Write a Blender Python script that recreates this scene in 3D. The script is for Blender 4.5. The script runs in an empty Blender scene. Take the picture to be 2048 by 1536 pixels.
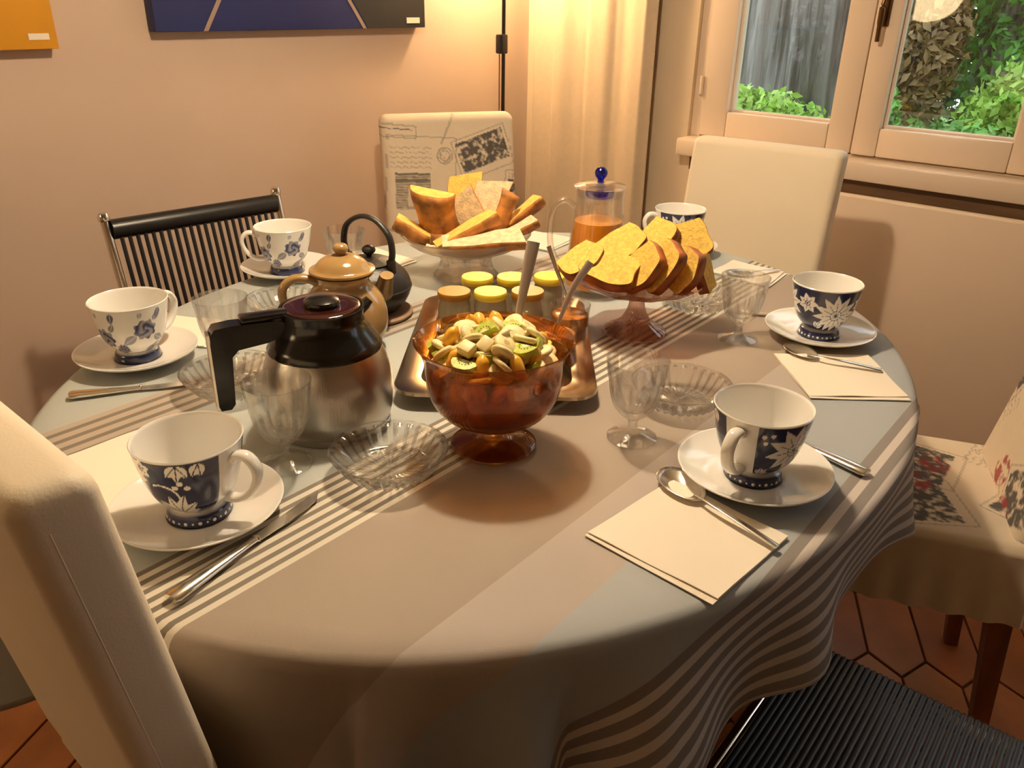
import bpy, bmesh, math, random
import numpy as np
from mathutils import Vector, Matrix
from math import sin, cos, pi, radians, sqrt, atan2

scene = bpy.context.scene
C = scene.collection
random.seed(7)
R8 = np.random.RandomState(11)

# ------------------------------------------------------------------ camera
F_PX, PITCH, ROLL, YAW = 1619.6, 25.476, 0.988, 40.983
CAM = Vector((0.0, 0.0, 1.25))
def set_camera():
    p, r, y = map(radians, (PITCH, ROLL, YAW))
    fw = Vector((cos(p)*cos(y), cos(p)*sin(y), -sin(p)))
    rt = Vector((sin(y), -cos(y), 0)); up = rt.cross(fw)
    R = cos(r)*rt + sin(r)*up; U = -sin(r)*rt + cos(r)*up
    cd = bpy.data.cameras.new('camera'); co = bpy.data.objects.new('camera', cd); C.objects.link(co)
    m = Matrix((R, U, -fw)).transposed().to_4x4(); m.translation = CAM
    co.matrix_world = m
    cd.sensor_width = 36.0; cd.lens = F_PX/2048*36.0; cd.clip_start = 0.02
    scene.camera = co
set_camera()

# ------------------------------------------------------------------ world, exposure
SKY_STRENGTH = 2.1
PENDANT_W, FLOOR_LAMP_W, BOWL_LAMP_W = 29.0, 14.5, 1.5
WARM = (1.0, 0.785, 0.53)
AMBER_LIGHT = (1.0, 0.68, 0.36)
w = bpy.data.worlds.new('overcast_sky'); scene.world = w; w.use_nodes = True
bg = w.node_tree.nodes['Background']; bg.inputs[0].default_value = (0.88, 0.94, 1.0, 1); bg.inputs[1].default_value = SKY_STRENGTH
vs = scene.view_settings
vs.view_transform = 'Standard'; vs.look = 'None'; vs.gamma = 1.0; vs.use_curve_mapping = False
vs.exposure = 0.28
scene.cycles.max_bounces = 14; scene.cycles.transmission_bounces = 14; scene.cycles.transparent_max_bounces = 40

# ------------------------------------------------------------------ helpers
def tag(o, label=None, cat=None, group=None, kind=None):
    if label: o['label'] = label
    if cat: o['category'] = cat
    if group: o['group'] = group
    if kind: o['kind'] = kind
    return o

def thing(name, label, cat, loc=(0, 0, 0), rz=0.0, group=None):
    o = bpy.data.objects.new(name, None); o.empty_display_size = 0.05
    C.objects.link(o); o.location = loc; o.rotation_euler = (0, 0, rz)
    return tag(o, label, cat, group)

def mesh_obj(name, me, mats, parent=None, loc=None, rz=None):
    if not isinstance(mats, (list, tuple)): mats = [mats]
    if len(me.materials) == 0:
        for m in mats: me.materials.append(m)
    o = bpy.data.objects.new(name, me); C.objects.link(o)
    if parent: o.parent = parent
    if loc is not None: o.location = loc
    if rz is not None: o.rotation_euler = (0, 0, rz)
    return o

def finish(me, angle=35):
    me.polygons.foreach_set('use_smooth', [True]*len(me.polygons))
    if angle < 179:
        try: me.set_sharp_from_angle(angle=radians(angle))
        except Exception: pass
    me.update()
    return me

def mk(name, verts, faces, angle=35, mi=None):
    me = bpy.data.meshes.new(name); me.from_pydata([tuple(v) for v in verts], [], faces)
    if mi is not None: me.polygons.foreach_set('material_index', mi)
    return finish(me, angle)

def add_color(me, cols):
    ca = me.color_attributes.new('Col', 'FLOAT_COLOR', 'POINT')
    a = np.ones((len(me.vertices), 4), np.float32); a[:, :3] = cols
    ca.data.foreach_set('color', a.ravel())

def from_bm(name, bm, angle=35):
    bmesh.ops.recalc_face_normals(bm, faces=bm.faces)
    me = bpy.data.meshes.new(name); bm.to_mesh(me); bm.free()
    return finish(me, angle)

def bm_box(bm, x0, x1, y0, y1, z0, z1, bev=0.0, seg=2, mat=None):
    g = bmesh.ops.create_cube(bm, size=1.0); vs_ = g['verts']
    M = Matrix.Translation(((x0+x1)/2, (y0+y1)/2, (z0+z1)/2)) @ Matrix.Diagonal((x1-x0, y1-y0, z1-z0, 1))
    bmesh.ops.transform(bm, matrix=M, verts=vs_)
    if bev > 0:
        es = list({e for v in vs_ for e in v.link_edges})
        r = bmesh.ops.bevel(bm, geom=es, offset=bev, segments=seg, affect='EDGES', profile=0.5)
        vs_ = list({v for f in r['faces'] for v in f.verts} | {v for v in vs_ if v.is_valid})
    if mat is not None: bmesh.ops.transform(bm, matrix=mat, verts=vs_)
    return vs_

def box(name, x0, x1, y0, y1, z0, z1, bev=0.0, seg=2, mat=None, angle=35):
    bm = bmesh.new(); bm_box(bm, x0, x1, y0, y1, z0, z1, bev, seg, mat)
    return from_bm(name, bm, angle)

def lathe(name, prof, n=48, mod=None, closed=False, angle=40):
    """prof: (r,z) list; r<=0 ends become poles. mod(theta,i,r,z)->(r,z). closed joins last to first."""
    verts, faces, rows = [], [], []
    for i, (r, z) in enumerate(prof):
        if r <= 1e-6:
            rows.append([len(verts)]); verts.append((0, 0, z)); continue
        row = []
        for k in range(n):
            t = 2*pi*k/n; rr, zz = (r, z) if mod is None else mod(t, i, r, z)
            row.append(len(verts)); verts.append((rr*cos(t), rr*sin(t), zz))
        rows.append(row)
    m = len(rows)
    for i in range(m if closed else m-1):
        a, b = rows[i], rows[(i+1) % m]
        for k in range(n):
            k2 = (k+1) % n
            if len(a) == 1 and len(b) == 1: continue
            if len(a) == 1: faces.append((a[0], b[k2], b[k])[::-1])
            elif len(b) == 1: faces.append((a[k], a[k2], b[0]))
            else: faces.append((a[k], a[k2], b[k2], b[k]))
    return mk(name, verts, faces, angle)

def sm(pts, n=6):
    """Catmull-Rom densify a point list of any dimension."""
    P = [np.array(p, float) for p in pts]; out = []
    for i in range(len(P)-1):
        p0 = P[max(i-1, 0)]; p1 = P[i]; p2 = P[i+1]; p3 = P[min(i+2, len(P)-1)]
        for k in range(n):
            t = k/n
            out.append(0.5*((2*p1)+(-p0+p2)*t+(2*p0-5*p1+4*p2-p3)*t*t+(-p0+3*p1-3*p2+p3)*t**3))
    out.append(P[-1])
    return [tuple(p) for p in out]

def tube(name, pts, rad, n=10, flat=None, upv=(0, 0, 1), angle=60, cap=True):
    """sweep; rad float or list; flat = list/float scale of the binormal axis."""
    P = [Vector(p) for p in pts]; N = len(P)
    if not isinstance(rad, (list, tuple)): rad = [rad]*N
    if flat is None: flat = 1.0
    if not isinstance(flat, (list, tuple)): flat = [flat]*N
    verts, faces = [], []
    up = Vector(upv)
    for i in range(N):
        T = (P[min(i+1, N-1)] - P[max(i-1, 0)]).normalized()
        s = T.cross(up)
        if s.length < 1e-3: s = T.cross(Vector((1, 0, 0.01)))
        s.normalize(); b = s.cross(T).normalized()
        for k in range(n):
            t = 2*pi*k/n
            verts.append(P[i] + s*(cos(t)*rad[i]) + b*(sin(t)*rad[i]*flat[i]))
    for i in range(N-1):
        for k in range(n):
            k2 = (k+1) % n
            faces.append((i*n+k, i*n+k2, (i+1)*n+k2, (i+1)*n+k))
    if cap:
        faces.append(tuple(range(n))[::-1]); faces.append(tuple((N-1)*n+k for k in range(n)))
    return mk(name, verts, faces, angle)

def rrect(w_, d_, r, n=6):
    pts = []
    for cx, cy, a0 in ((w_/2-r, d_/2-r, 0), (-w_/2+r, d_/2-r, pi/2), (-w_/2+r, -d_/2+r, pi), (w_/2-r, -d_/2+r, 1.5*pi)):
        for k in range(n+1):
            a = a0+k/n*pi/2; pts.append((cx+r*cos(a), cy+r*sin(a)))
    return pts

def loft(name, loops, capb=True, capt=True, angle=40, mi=None):
    n = len(loops[0]); verts = [p for l in loops for p in l]; faces = []
    for i in range(len(loops)-1):
        for k in range(n):
            k2 = (k+1) % n; faces.append((i*n+k, i*n+k2, (i+1)*n+k2, (i+1)*n+k))
    if capb: faces.append(tuple(range(n))[::-1])
    if capt: faces.append(tuple((len(loops)-1)*n+k for k in range(n)))
    return mk(name, verts, faces, angle)

_lat = R8.rand(64, 64)
def vnoise(x, y):
    x = np.asarray(x, float); y = np.asarray(y, float)
    xi = np.floor(x).astype(int); yi = np.floor(y).astype(int); fx = x-xi; fy = y-yi
    fx = fx*fx*(3-2*fx); fy = fy*fy*(3-2*fy)
    a = _lat[xi % 64, yi % 64]; b = _lat[(xi+1) % 64, yi % 64]; c_ = _lat[xi % 64, (yi+1) % 64]; d = _lat[(xi+1) % 64, (yi+1) % 64]
    return (a*(1-fx)+b*fx)*(1-fy)+(c_*(1-fx)+d*fx)*fy
def fbm(x, y, o=4):
    s = 0; a = 0.5
    for k in range(o): s = s+a*vnoise(x*2**k+17*k, y*2**k+5*k); a *= 0.5
    return s

# ------------------------------------------------------------------ materials
def nt_new(name):
    m = bpy.data.materials.new(name); m.use_nodes = True
    nt = m.node_tree; return m, nt, nt.nodes['Principled BSDF'], nt.nodes['Material Output']

def pbr(name, col, rough=0.5, metal=0.0, noise=0.0, nscale=20.0, bump=0.0, bscale=60.0, coat=0.0, spec=None, sheen=0.0, stretch=None, sss=0.0):
    m, nt, b, out = nt_new(name)
    b.inputs['Base Color'].default_value = (*col, 1); b.inputs['Roughness'].default_value = rough; b.inputs['Metallic'].default_value = metal
    if coat: b.inputs['Coat Weight'].default_value = coat; b.inputs['Coat Roughness'].default_value = 0.04
    if spec is not None: b.inputs['Specular IOR Level'].default_value = spec
    if sheen: b.inputs['Sheen Weight'].default_value = sheen
    if sss: b.inputs['Subsurface Weight'].default_value = sss; b.inputs['Subsurface Radius'].default_value = (0.01, 0.006, 0.003)
    tc = nt.nodes.new('ShaderNodeTexCoord'); src = tc.outputs['Object']
    if stretch:
        mp = nt.nodes.new('ShaderNodeMapping'); mp.inputs['Scale'].default_value = stretch
        nt.links.new(src, mp.inputs[0]); src = mp.outputs[0]
    if noise:
        n = nt.nodes.new('ShaderNodeTexNoise'); n.inputs['Scale'].default_value = nscale; n.inputs['Detail'].default_value = 4
        nt.links.new(src, n.inputs['Vector'])
        r = nt.nodes.new('ShaderNodeValToRGB')
        r.color_ramp.elements[0].position = 0.3; r.color_ramp.elements[1].position = 0.7
        r.color_ramp.elements[0].color = (*[c*(1-noise) for c in col], 1); r.color_ramp.elements[1].color = (*[min(1, c*(1+noise)) for c in col], 1)
        nt.links.new(n.outputs['Fac'], r.inputs[0]); nt.links.new(r.outputs[0], b.inputs['Base Color'])
    if bump:
        n2 = nt.nodes.new('ShaderNodeTexNoise'); n2.inputs['Scale'].default_value = bscale; n2.inputs['Detail'].default_value = 3
        nt.links.new(src, n2.inputs['Vector'])
        bp = nt.nodes.new('ShaderNodeBump'); bp.inputs['Strength'].default_value = bump; bp.inputs['Distance'].default_value = 0.002
        nt.links.new(n2.outputs['Fac'], bp.inputs['Height']); nt.links.new(bp.outputs[0], b.inputs['Normal'])
    return m

def bark_mat(name, c0, c1):
    m, nt, b, out = nt_new(name); b.inputs['Roughness'].default_value = 0.95
    tc = nt.nodes.new('ShaderNodeTexCoord'); mp = nt.nodes.new('ShaderNodeMapping'); mp.inputs['Scale'].default_value = (9, 9, 0.8)
    n = nt.nodes.new('ShaderNodeTexNoise'); n.inputs['Scale'].default_value = 1.0; n.inputs['Detail'].default_value = 7; n.inputs['Roughness'].default_value = 0.62
    nt.links.new(tc.outputs['Object'], mp.inputs[0]); nt.links.new(mp.outputs[0], n.inputs['Vector'])
    r = nt.nodes.new('ShaderNodeValToRGB'); r.color_ramp.elements[0].position = 0.40; r.color_ramp.elements[1].position = 0.58
    r.color_ramp.elements[0].color = (*c0, 1); r.color_ramp.elements[1].color = (*c1, 1)
    nt.links.new(n.outputs['Fac'], r.inputs[0]); nt.links.new(r.outputs[0], b.inputs['Base Color'])
    bp = nt.nodes.new('ShaderNodeBump'); bp.inputs['Strength'].default_value = 1.0; bp.inputs['Distance'].default_value = 0.03
    nt.links.new(n.outputs['Fac'], bp.inputs['Height']); nt.links.new(bp.outputs[0], b.inputs['Normal'])
    return m

def colmat(name, rough=0.3, coat=0.0, bump=0.0, bscale=200.0, spec=None):
    m, nt, b, out = nt_new(name)
    a = nt.nodes.new('ShaderNodeAttribute'); a.attribute_name = 'Col'
    nt.links.new(a.outputs['Color'], b.inputs['Base Color']); b.inputs['Roughness'].default_value = rough
    if coat: b.inputs['Coat Weight'].default_value = coat; b.inputs['Coat Roughness'].default_value = 0.03
    if spec is not None: b.inputs['Specular IOR Level'].default_value = spec
    if bump:
        tc = nt.nodes.new('ShaderNodeTexCoord')
        n2 = nt.nodes.new('ShaderNodeTexNoise'); n2.inputs['Scale'].default_value = bscale
        nt.links.new(tc.outputs['Object'], n2.inputs['Vector'])
        bp = nt.nodes.new('ShaderNodeBump'); bp.inputs['Strength'].default_value = bump; bp.inputs['Distance'].default_value = 0.001
        nt.links.new(n2.outputs['Fac'], bp.inputs['Height']); nt.links.new(bp.outputs[0], b.inputs['Normal'])
    return m

def glass(name, tint=(1, 1, 1), clear=0.6, ior=1.48, rough=0.0):
    """clear glass: part refracts, part lets light straight through, with a Fresnel gloss on top."""
    m, nt, b, out = nt_new(name); nt.nodes.remove(b)
    tr = nt.nodes.new('ShaderNodeBsdfTransparent'); tr.inputs[0].default_value = (*tint, 1)
    gl = nt.nodes.new('ShaderNodeBsdfGlass'); gl.inputs['Color'].default_value = (*tint, 1); gl.inputs['IOR'].default_value = ior; gl.inputs['Roughness'].default_value = rough
    gs = nt.nodes.new('ShaderNodeBsdfGlossy'); gs.inputs['Roughness'].default_value = 0.02
    lw = nt.nodes.new('ShaderNodeLayerWeight'); lw.inputs['Blend'].default_value = 0.5
    pw = nt.nodes.new('ShaderNodeMath'); pw.operation = 'POWER'; pw.inputs[1].default_value = 4.0; nt.links.new(lw.outputs['Facing'], pw.inputs[0])
    fr = nt.nodes.new('ShaderNodeMath'); fr.operation = 'MULTIPLY_ADD'; fr.inputs[1].default_value = 0.6; fr.inputs[2].default_value = 0.06; nt.links.new(pw.outputs[0], fr.inputs[0])
    m1 = nt.nodes.new('ShaderNodeMixShader'); m1.inputs[0].default_value = 1-clear
    nt.links.new(tr.outputs[0], m1.inputs[1]); nt.links.new(gl.outputs[0], m1.inputs[2])
    m2 = nt.nodes.new('ShaderNodeMixShader')
    nt.links.new(fr.outputs[0], m2.inputs[0]); nt.links.new(m1.outputs[0], m2.inputs[1]); nt.links.new(gs.outputs[0], m2.inputs[2])
    nt.links.new(m2.outputs[0], out.inputs['Surface'])
    return m

def emit(name, col, s, base=(0.9, 0.88, 0.82)):
    m, nt, b, out = nt_new(name)
    b.inputs['Base Color'].default_value = (*base, 1); b.inputs['Roughness'].default_value = 0.3
    b.inputs['Emission Color'].default_value = (*col, 1); b.inputs['Emission Strength'].default_value = s
    return m

M = {}
M['wall'] = pbr('wall_plaster', (0.60, 0.45, 0.345), 0.85, noise=0.04, nscale=3, bump=0.15, bscale=90)
M['wall_cream'] = pbr('wall_cream', (0.72, 0.58, 0.42), 0.8, noise=0.03, nscale=4, bump=0.1, bscale=90)
M['ceiling'] = pbr('ceiling_white', (0.80, 0.76, 0.68), 0.9)
M['grout'] = pbr('tile_grout', (0.10, 0.050, 0.025), 0.9, noise=0.3, nscale=40)
M['white_paint'] = pbr('window_paint', (0.80, 0.66, 0.53), 0.35, noise=0.02, nscale=6)
M['radiator'] = pbr('radiator_enamel', (0.78, 0.63, 0.50), 0.45)
M['brown_strip'] = pbr('dark_brown_streaked', (0.16, 0.085, 0.035), 0.5, noise=0.3, nscale=30, stretch=(1, 0.1, 1))
M['base_terra'] = pbr('terracotta_skirting', (0.36, 0.13, 0.045), 0.5, noise=0.15, nscale=12)
M['curtain'] = pbr('curtain_fabric', (0.64, 0.51, 0.36), 0.85, noise=0.03, nscale=60, sheen=0.2)
M['cream'] = pbr('cream_upholstery', (0.86, 0.75, 0.58), 0.55, noise=0.03, nscale=5, bump=0.12, bscale=400)
M['leg_wood'] = pbr('reddish_brown_wood', (0.20, 0.065, 0.02), 0.4, noise=0.3, nscale=30, stretch=(1, 1, 0.1))
M['chrome'] = pbr('chrome', (0.75, 0.72, 0.66), 0.12, 1.0)
M['black_cord'] = pbr('black_plastic_cord', (0.012, 0.011, 0.011), 0.35)
M['blue_cord'] = pbr('blue_black_plastic_cord', (0.016, 0.024, 0.034), 0.42)
M['black_plastic'] = pbr('black_plastic', (0.008, 0.0075, 0.007), 0.18, spec=0.5)
M['steel'] = pbr('brushed_steel', (0.52, 0.49, 0.45), 0.3, 1.0, bump=0.12, bscale=60, stretch=(8, 8, 0.5))
M['polished'] = pbr('polished_steel', (0.80, 0.76, 0.70), 0.2, 1.0)
M['satin'] = pbr('satin_steel', (0.50, 0.42, 0.37), 0.42, 0.55)
M['tray'] = pbr('tray_steel', (0.60, 0.50, 0.38), 0.16, 1.0)
M['porcelain'] = pbr('white_porcelain', (0.86, 0.84, 0.80), 0.12, coat=0.4)
M['navy_foot'] = colmat('printed_porcelain', 0.15, coat=0.4)
M['stoneware'] = pbr('ochre_glazed_stoneware', (0.37, 0.225, 0.085), 0.16, noise=0.12, nscale=14, coat=0.5)
M['iron'] = pbr('black_cast_iron', (0.016, 0.013, 0.012), 0.42, bump=0.3, bscale=300)
M['iron_spout'] = pbr('tan_reflection_iron', (0.20, 0.125, 0.05), 0.35, 0.6)  # tan reflection on the black iron spout, put into its colour
M['trivet'] = pbr('cork_brown_trivet', (0.30, 0.19, 0.12), 0.7, noise=0.2, nscale=60)
M['glass'] = glass('clear_glass', (0.994, 0.994, 0.99), 0.76)
M['cut_glass'] = glass('cut_crystal', (0.99, 0.985, 0.975), 0.55, 1.54)
M['pane'] = glass('window_glass', (0.97, 0.98, 0.98), 0.97, 1.5)
M['amber'] = glass('amber_glass', (0.88, 0.58, 0.27), 0.50, 1.5)
M['pink_glass'] = glass('pink_glass', (0.94, 0.74, 0.66), 0.5, 1.5)
M['blue_glass'] = glass('cobalt_glass', (0.06, 0.09, 0.75), 0.5, 1.5)
M['frost'] = glass('frosted_glass', (0.93, 0.90, 0.86), 0.55, 1.3, 0.35)
M['juice'] = pbr('orange_juice', (0.80, 0.30, 0.015), 0.25, sss=0.3)
M['syrup'] = pbr('fruit_syrup', (0.60, 0.26, 0.04), 0.3, noise=0.75, nscale=26, bump=0.5, bscale=60)
M['jam'] = pbr('apricot_jam', (0.50, 0.17, 0.02), 0.15, noise=0.2, nscale=60)
M['yogurt'] = pbr('white_yogurt_in_glass', (0.44, 0.41, 0.31), 0.12, coat=0.5)
M['lid_yellow'] = pbr('yellow_lid', (0.88, 0.68, 0.05), 0.4)
M['lid_gold'] = pbr('gold_lid', (0.36, 0.165, 0.010), 0.35)
M['napkin'] = pbr('cream_paper_napkin', (0.88, 0.80, 0.68), 0.85, bump=0.1, bscale=500)
M['crust'] = pbr('bread_crust', (0.46, 0.185, 0.04), 0.6, noise=0.6, nscale=38, bump=0.4, bscale=120)
M['crumb'] = pbr('bread_crumb', (0.82, 0.55, 0.12), 0.85, noise=0.2, nscale=70, bump=0.6, bscale=250)
M['crumb_pale'] = pbr('pale_bread_crumb', (0.80, 0.62, 0.38), 0.85, noise=0.25, nscale=70, bump=0.7, bscale=250)
M['cake_crust'] = pbr('cake_crust', (0.28, 0.075, 0.012), 0.55, noise=0.5, nscale=40, bump=0.4, bscale=140)
M['cake'] = pbr('yellow_cake', (0.76, 0.49, 0.10), 0.85, noise=0.2, nscale=170, bump=1.0, bscale=260)
M['banana'] = pbr('banana_flesh', (0.84, 0.71, 0.37), 0.5, noise=0.08, nscale=120, sss=0.2)
M['banana_core'] = pbr('banana_core', (0.62, 0.42, 0.16), 0.5, noise=0.3, nscale=300)
M['kiwi'] = pbr('kiwi_flesh', (0.50, 0.56, 0.10), 0.4, noise=0.2, nscale=150, sss=0.2)
M['kiwi_core'] = pbr('kiwi_core', (0.75, 0.76, 0.42), 0.5)
M['seed'] = pbr('kiwi_seed', (0.02, 0.015, 0.01), 0.4)
M['orange_fruit'] = pbr('orange_flesh', (0.90, 0.46, 0.04), 0.35, noise=0.2, nscale=120, sss=0.2)
M['apple'] = pbr('apple_flesh', (0.86, 0.72, 0.36), 0.45, noise=0.1, nscale=90)
M['print'] = colmat('printed_fabric', 0.75, bump=0.1, bscale=500)
M['blue_paint'] = pbr('blue_canvas', (0.014, 0.020, 0.11), 0.6, noise=0.12, nscale=8, bump=0.1, bscale=300)
M['black_paint'] = pbr('black_canvas', (0.012, 0.010, 0.010), 0.6, bump=0.1, bscale=300)
M['line_paint'] = pbr('beige_paint_line', (0.32, 0.22, 0.16), 0.6)
M['yellow_paint'] = pbr('yellow_canvas', (0.62, 0.27, 0.004), 0.6, noise=0.06, nscale=8, bump=0.1, bscale=300)
M['sticker'] = pbr('pale_sticker', (0.80, 0.70, 0.58), 0.6)
M['lamp_black'] = pbr('black_lamp_metal', (0.012, 0.010, 0.009), 0.3)
M['bronze'] = pbr('dark_bronze', (0.14, 0.075, 0.03), 0.3, 0.9)
M['bark'] = bark_mat('grey_bark', (0.07, 0.065, 0.06), (0.30, 0.295, 0.28))
M['leaf_brown'] = pbr('brownish_leaf', (0.20, 0.13, 0.045), 0.5, noise=0.5, nscale=5)
M['leaf'] = pbr('green_leaf', (0.10, 0.30, 0.045), 0.45, noise=0.5, nscale=5)
M['leaf_light'] = pbr('light_green_leaf', (0.30, 0.52, 0.08), 0.45, noise=0.4, nscale=5)
M['leaf_dark'] = pbr('dark_green_leaf', (0.035, 0.12, 0.03), 0.4, noise=0.4, nscale=5)
M['lawn'] = pbr('lawn', (0.18, 0.34, 0.07), 0.9, noise=0.4, nscale=8, bump=0.8, bscale=40)
M['shade_lit'] = emit('lit_opal_glass', (1.0, 0.78, 0.50), 6.0)
M['bowl_lit'] = emit('bright_opal_bowl', (1.0, 0.72, 0.38), 8.0)
M['shade_fabric'] = emit('lit_lampshade', (1.0, 0.62, 0.28), 2.0)

# tablecloth: woven bands and stripes along u, laid out by UV (metres)
def cloth_mat():
    m, nt, b, out = nt_new('striped_tablecloth'); N, L = nt.nodes, nt.links
    uv = N.new('ShaderNodeUVMap'); uv.uv_map = 'weave'
    sp = N.new('ShaderNodeSeparateXYZ'); L.new(uv.outputs[0], sp.inputs[0]); v = sp.outputs['Y']
    def math_(op, a, b_=None, c_=None):
        n = N.new('ShaderNodeMath'); n.operation = op
        for i, x in enumerate((a, b_, c_)):
            if x is None: continue
            if isinstance(x, (int, float)): n.inputs[i].default_value = x
            else: L.new(x, n.inputs[i])
        return n.outputs[0]
    def band(lo, hi): return math_('MULTIPLY', math_('GREATER_THAN', v, lo), math_('LESS_THAN', v, hi))
    def mix(fac, a, c_):
        n = N.new('ShaderNodeMix'); n.data_type = 'RGBA'
        L.new(fac, n.inputs[0])
        for i, x in ((6, a), (7, c_)):
            if isinstance(x, tuple): n.inputs[i].default_value = (*x, 1)
            else: L.new(x, n.inputs[i])
        return n.outputs[2]
    MINT = (0.43, 0.455, 0.44); TAUPE = (0.335, 0.275, 0.225); PINK = (0.42, 0.365, 0.33); BLUE = (0.375, 0.40, 0.42)
    WHITE = (0.68, 0.63, 0.54); DARK = (0.19, 0.165, 0.13)
    col = mix(math_('LESS_THAN', v, -0.195), MINT, TAUPE)
    col = mix(math_('LESS_THAN', v, -0.365), col, PINK)
    col = mix(math_('LESS_THAN', v, -0.445), col, BLUE)
    def stripes(lo, pitch, n, dark, light, duty=0.5, col=None):
        f = math_('FRACT', math_('DIVIDE', math_('SUBTRACT', v, lo), pitch))
        st = mix(math_('GREATER_THAN', f, duty), dark, light)
        return mix(band(lo, lo+pitch*n), col, st)
    col = stripes(-0.197, 0.0142, 7, WHITE, DARK, 0.52, col)
    col = stripes(0.165, 0.021, 4, DARK, (0.43, 0.36, 0.30), 0.42, col)
    col = stripes(-0.735, 0.0222, 8, (0.60, 0.54, 0.50), (0.24, 0.215, 0.20), 0.45, col)
    col = stripes(0.58, 0.0335, 8, (0.60, 0.54, 0.50), (0.24, 0.215, 0.20), 0.45, col)
    L.new(col, b.inputs['Base Color']); b.inputs['Roughness'].default_value = 0.62
    b.inputs['Specular IOR Level'].default_value = 0.35
    n2 = N.new('ShaderNodeTexNoise'); n2.inputs['Scale'].default_value = 900
    tc = N.new('ShaderNodeTexCoord'); L.new(tc.outputs['Object'], n2.inputs['Vector'])
    bp = N.new('ShaderNodeBump'); bp.inputs['Strength'].default_value = 0.12; bp.inputs['Distance'].default_value = 0.001
    L.new(n2.outputs['Fac'], bp.inputs['Height']); L.new(bp.outputs[0], b.inputs['Normal'])
    return m
M['cloth'] = cloth_mat()
M['tiles'] = [pbr('terracotta_tile_%d' % i, c, 0.42, noise=0.18, nscale=9, bump=0.1, bscale=60)
              for i, c in enumerate([(0.36, 0.125, 0.035), (0.40, 0.15, 0.045), (0.32, 0.10, 0.03), (0.43, 0.17, 0.05)])]

# ------------------------------------------------------------------ room shell
WX, WY, H = 2.30, 1.95, 2.5          # window wall plane, back wall plane, ceiling height
X0, Y0 = -1.9, -2.0
WIN = (0.30, 1.30, 0.86, 2.12)       # opening y0,y1,z0,z1
def struct(name, me, mat, label, cat='wall', parent=None):
    o = mesh_obj(name, me, mat, parent)
    return tag(o, label, cat, kind='structure')
floor = struct('floor', box('floor', X0-0.2, WX+0.2, Y0-0.2, WY+0.2, -0.1, -0.006), M['grout'], 'terracotta hexagon tiled floor under the table', 'floor')
struct('ceiling', box('ceiling', X0-0.2, WX+0.2, Y0-0.2, WY+0.2, H, H+0.1), M['ceiling'], 'white ceiling above the dining room', 'ceiling')
struct('wall_back', box('wall_back', X0-0.2, WX+0.3, WY, WY+0.12, 0, H), M['wall'], 'beige plaster wall hung with canvases', 'wall')
struct('wall_left', box('wall_left', X0-0.12, X0, Y0, WY, 0, H), M['wall'], 'beige plaster wall behind the viewer left', 'wall')
struct('wall_front', box('wall_front', X0, WX, Y0-0.12, Y0, 0, H), M['wall'], 'beige plaster wall behind the viewer', 'wall')
bm = bmesh.new()
W2 = (-1.55, -0.35, 0.86, 2.12)
bm_box(bm, WX, WX+0.28, Y0-0.12, W2[0], 0, H); bm_box(bm, WX, WX+0.28, W2[1], WIN[0], 0, H)
bm_box(bm, WX, WX+0.28, W2[0], W2[1], 0, W2[2]); bm_box(bm, WX, WX+0.28, W2[0], W2[1], W2[3], H); bm_box(bm, WX, WX+0.28, WIN[1], WY+0.12, 0, H)
bm_box(bm, WX, WX+0.28, WIN[0], WIN[1], 0, WIN[2]); bm_box(bm, WX, WX+0.28, WIN[0], WIN[1], WIN[3], H)
struct('wall_right', from_bm('wall_right', bm), M['wall_cream'], 'cream plaster wall around the casement window', 'wall')
struct('baseboard_back', box('baseboard_back', X0, WX-0.013, WY-0.012, WY, 0, 0.08, 0.003), M['base_terra'], 'terracotta skirting along the beige wall', 'baseboard')
struct('baseboard_right', box('baseboard_right', WX-0.012, WX, Y0, WY, 0, 0.08, 0.003), M['base_terra'], 'terracotta skirting under the radiator', 'baseboard')

# floor tiles: elongated hexagons, each an own piece
def build_tiles():
    a, hgt, tip = 0.20, 0.115, 0.058            # long side, width, pointed end
    g = 0.0024
    def hexa(sx, sy):
        return [(-a/2+g, -hgt/2+g), (a/2-g, -hgt/2+g), (a/2+tip-g*1.6, 0), (a/2-g, hgt/2-g), (-a/2+g, hgt/2-g), (-a/2-tip+g*1.6, 0)]
    base = hexa(0, 0)
    meshes = []
    for i in range(4):
        lo = [(x, y, -0.006) for x, y in base]; mid = [(x, y, -0.0012) for x, y in base]; hi = [(x*0.985, y*0.975, 0.0) for x, y in base]
        me = loft('tile', [lo, mid, hi], capb=False, angle=20); me.materials.append(M['tiles'][i]); meshes.append(me)
    ang = radians(28); ca, sa = cos(ang), sin(ang); n = 0
    px_, py_ = a+tip, hgt
    for i in range(-14, 22):
        for j in range(-30, 34):
            lx = i*px_*1.0; ly = j*py_ + (i % 2)*py_/2
            x, y = lx*ca-ly*sa+0.6, lx*sa+ly*ca
            d = Vector((x, y, 0))-CAM; hd = degrees_between(x, y)
            vis = (0.95 < x < 2.28 and -0.55 < y < 0.75) or (-0.10 < x < 0.62 and 0.42 < y < 1.9 and x < 0.32+0.1*y)
            if not vis or n >= 300: continue
            o = mesh_obj('tile', meshes[(i*7+j*3+(i*j) % 5) % 4], M['tiles'][0], floor, loc=(x, y, 0), rz=ang)
            n += 1
def degrees_between(x, y): return math.degrees(atan2(y, x))
build_tiles()

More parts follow.
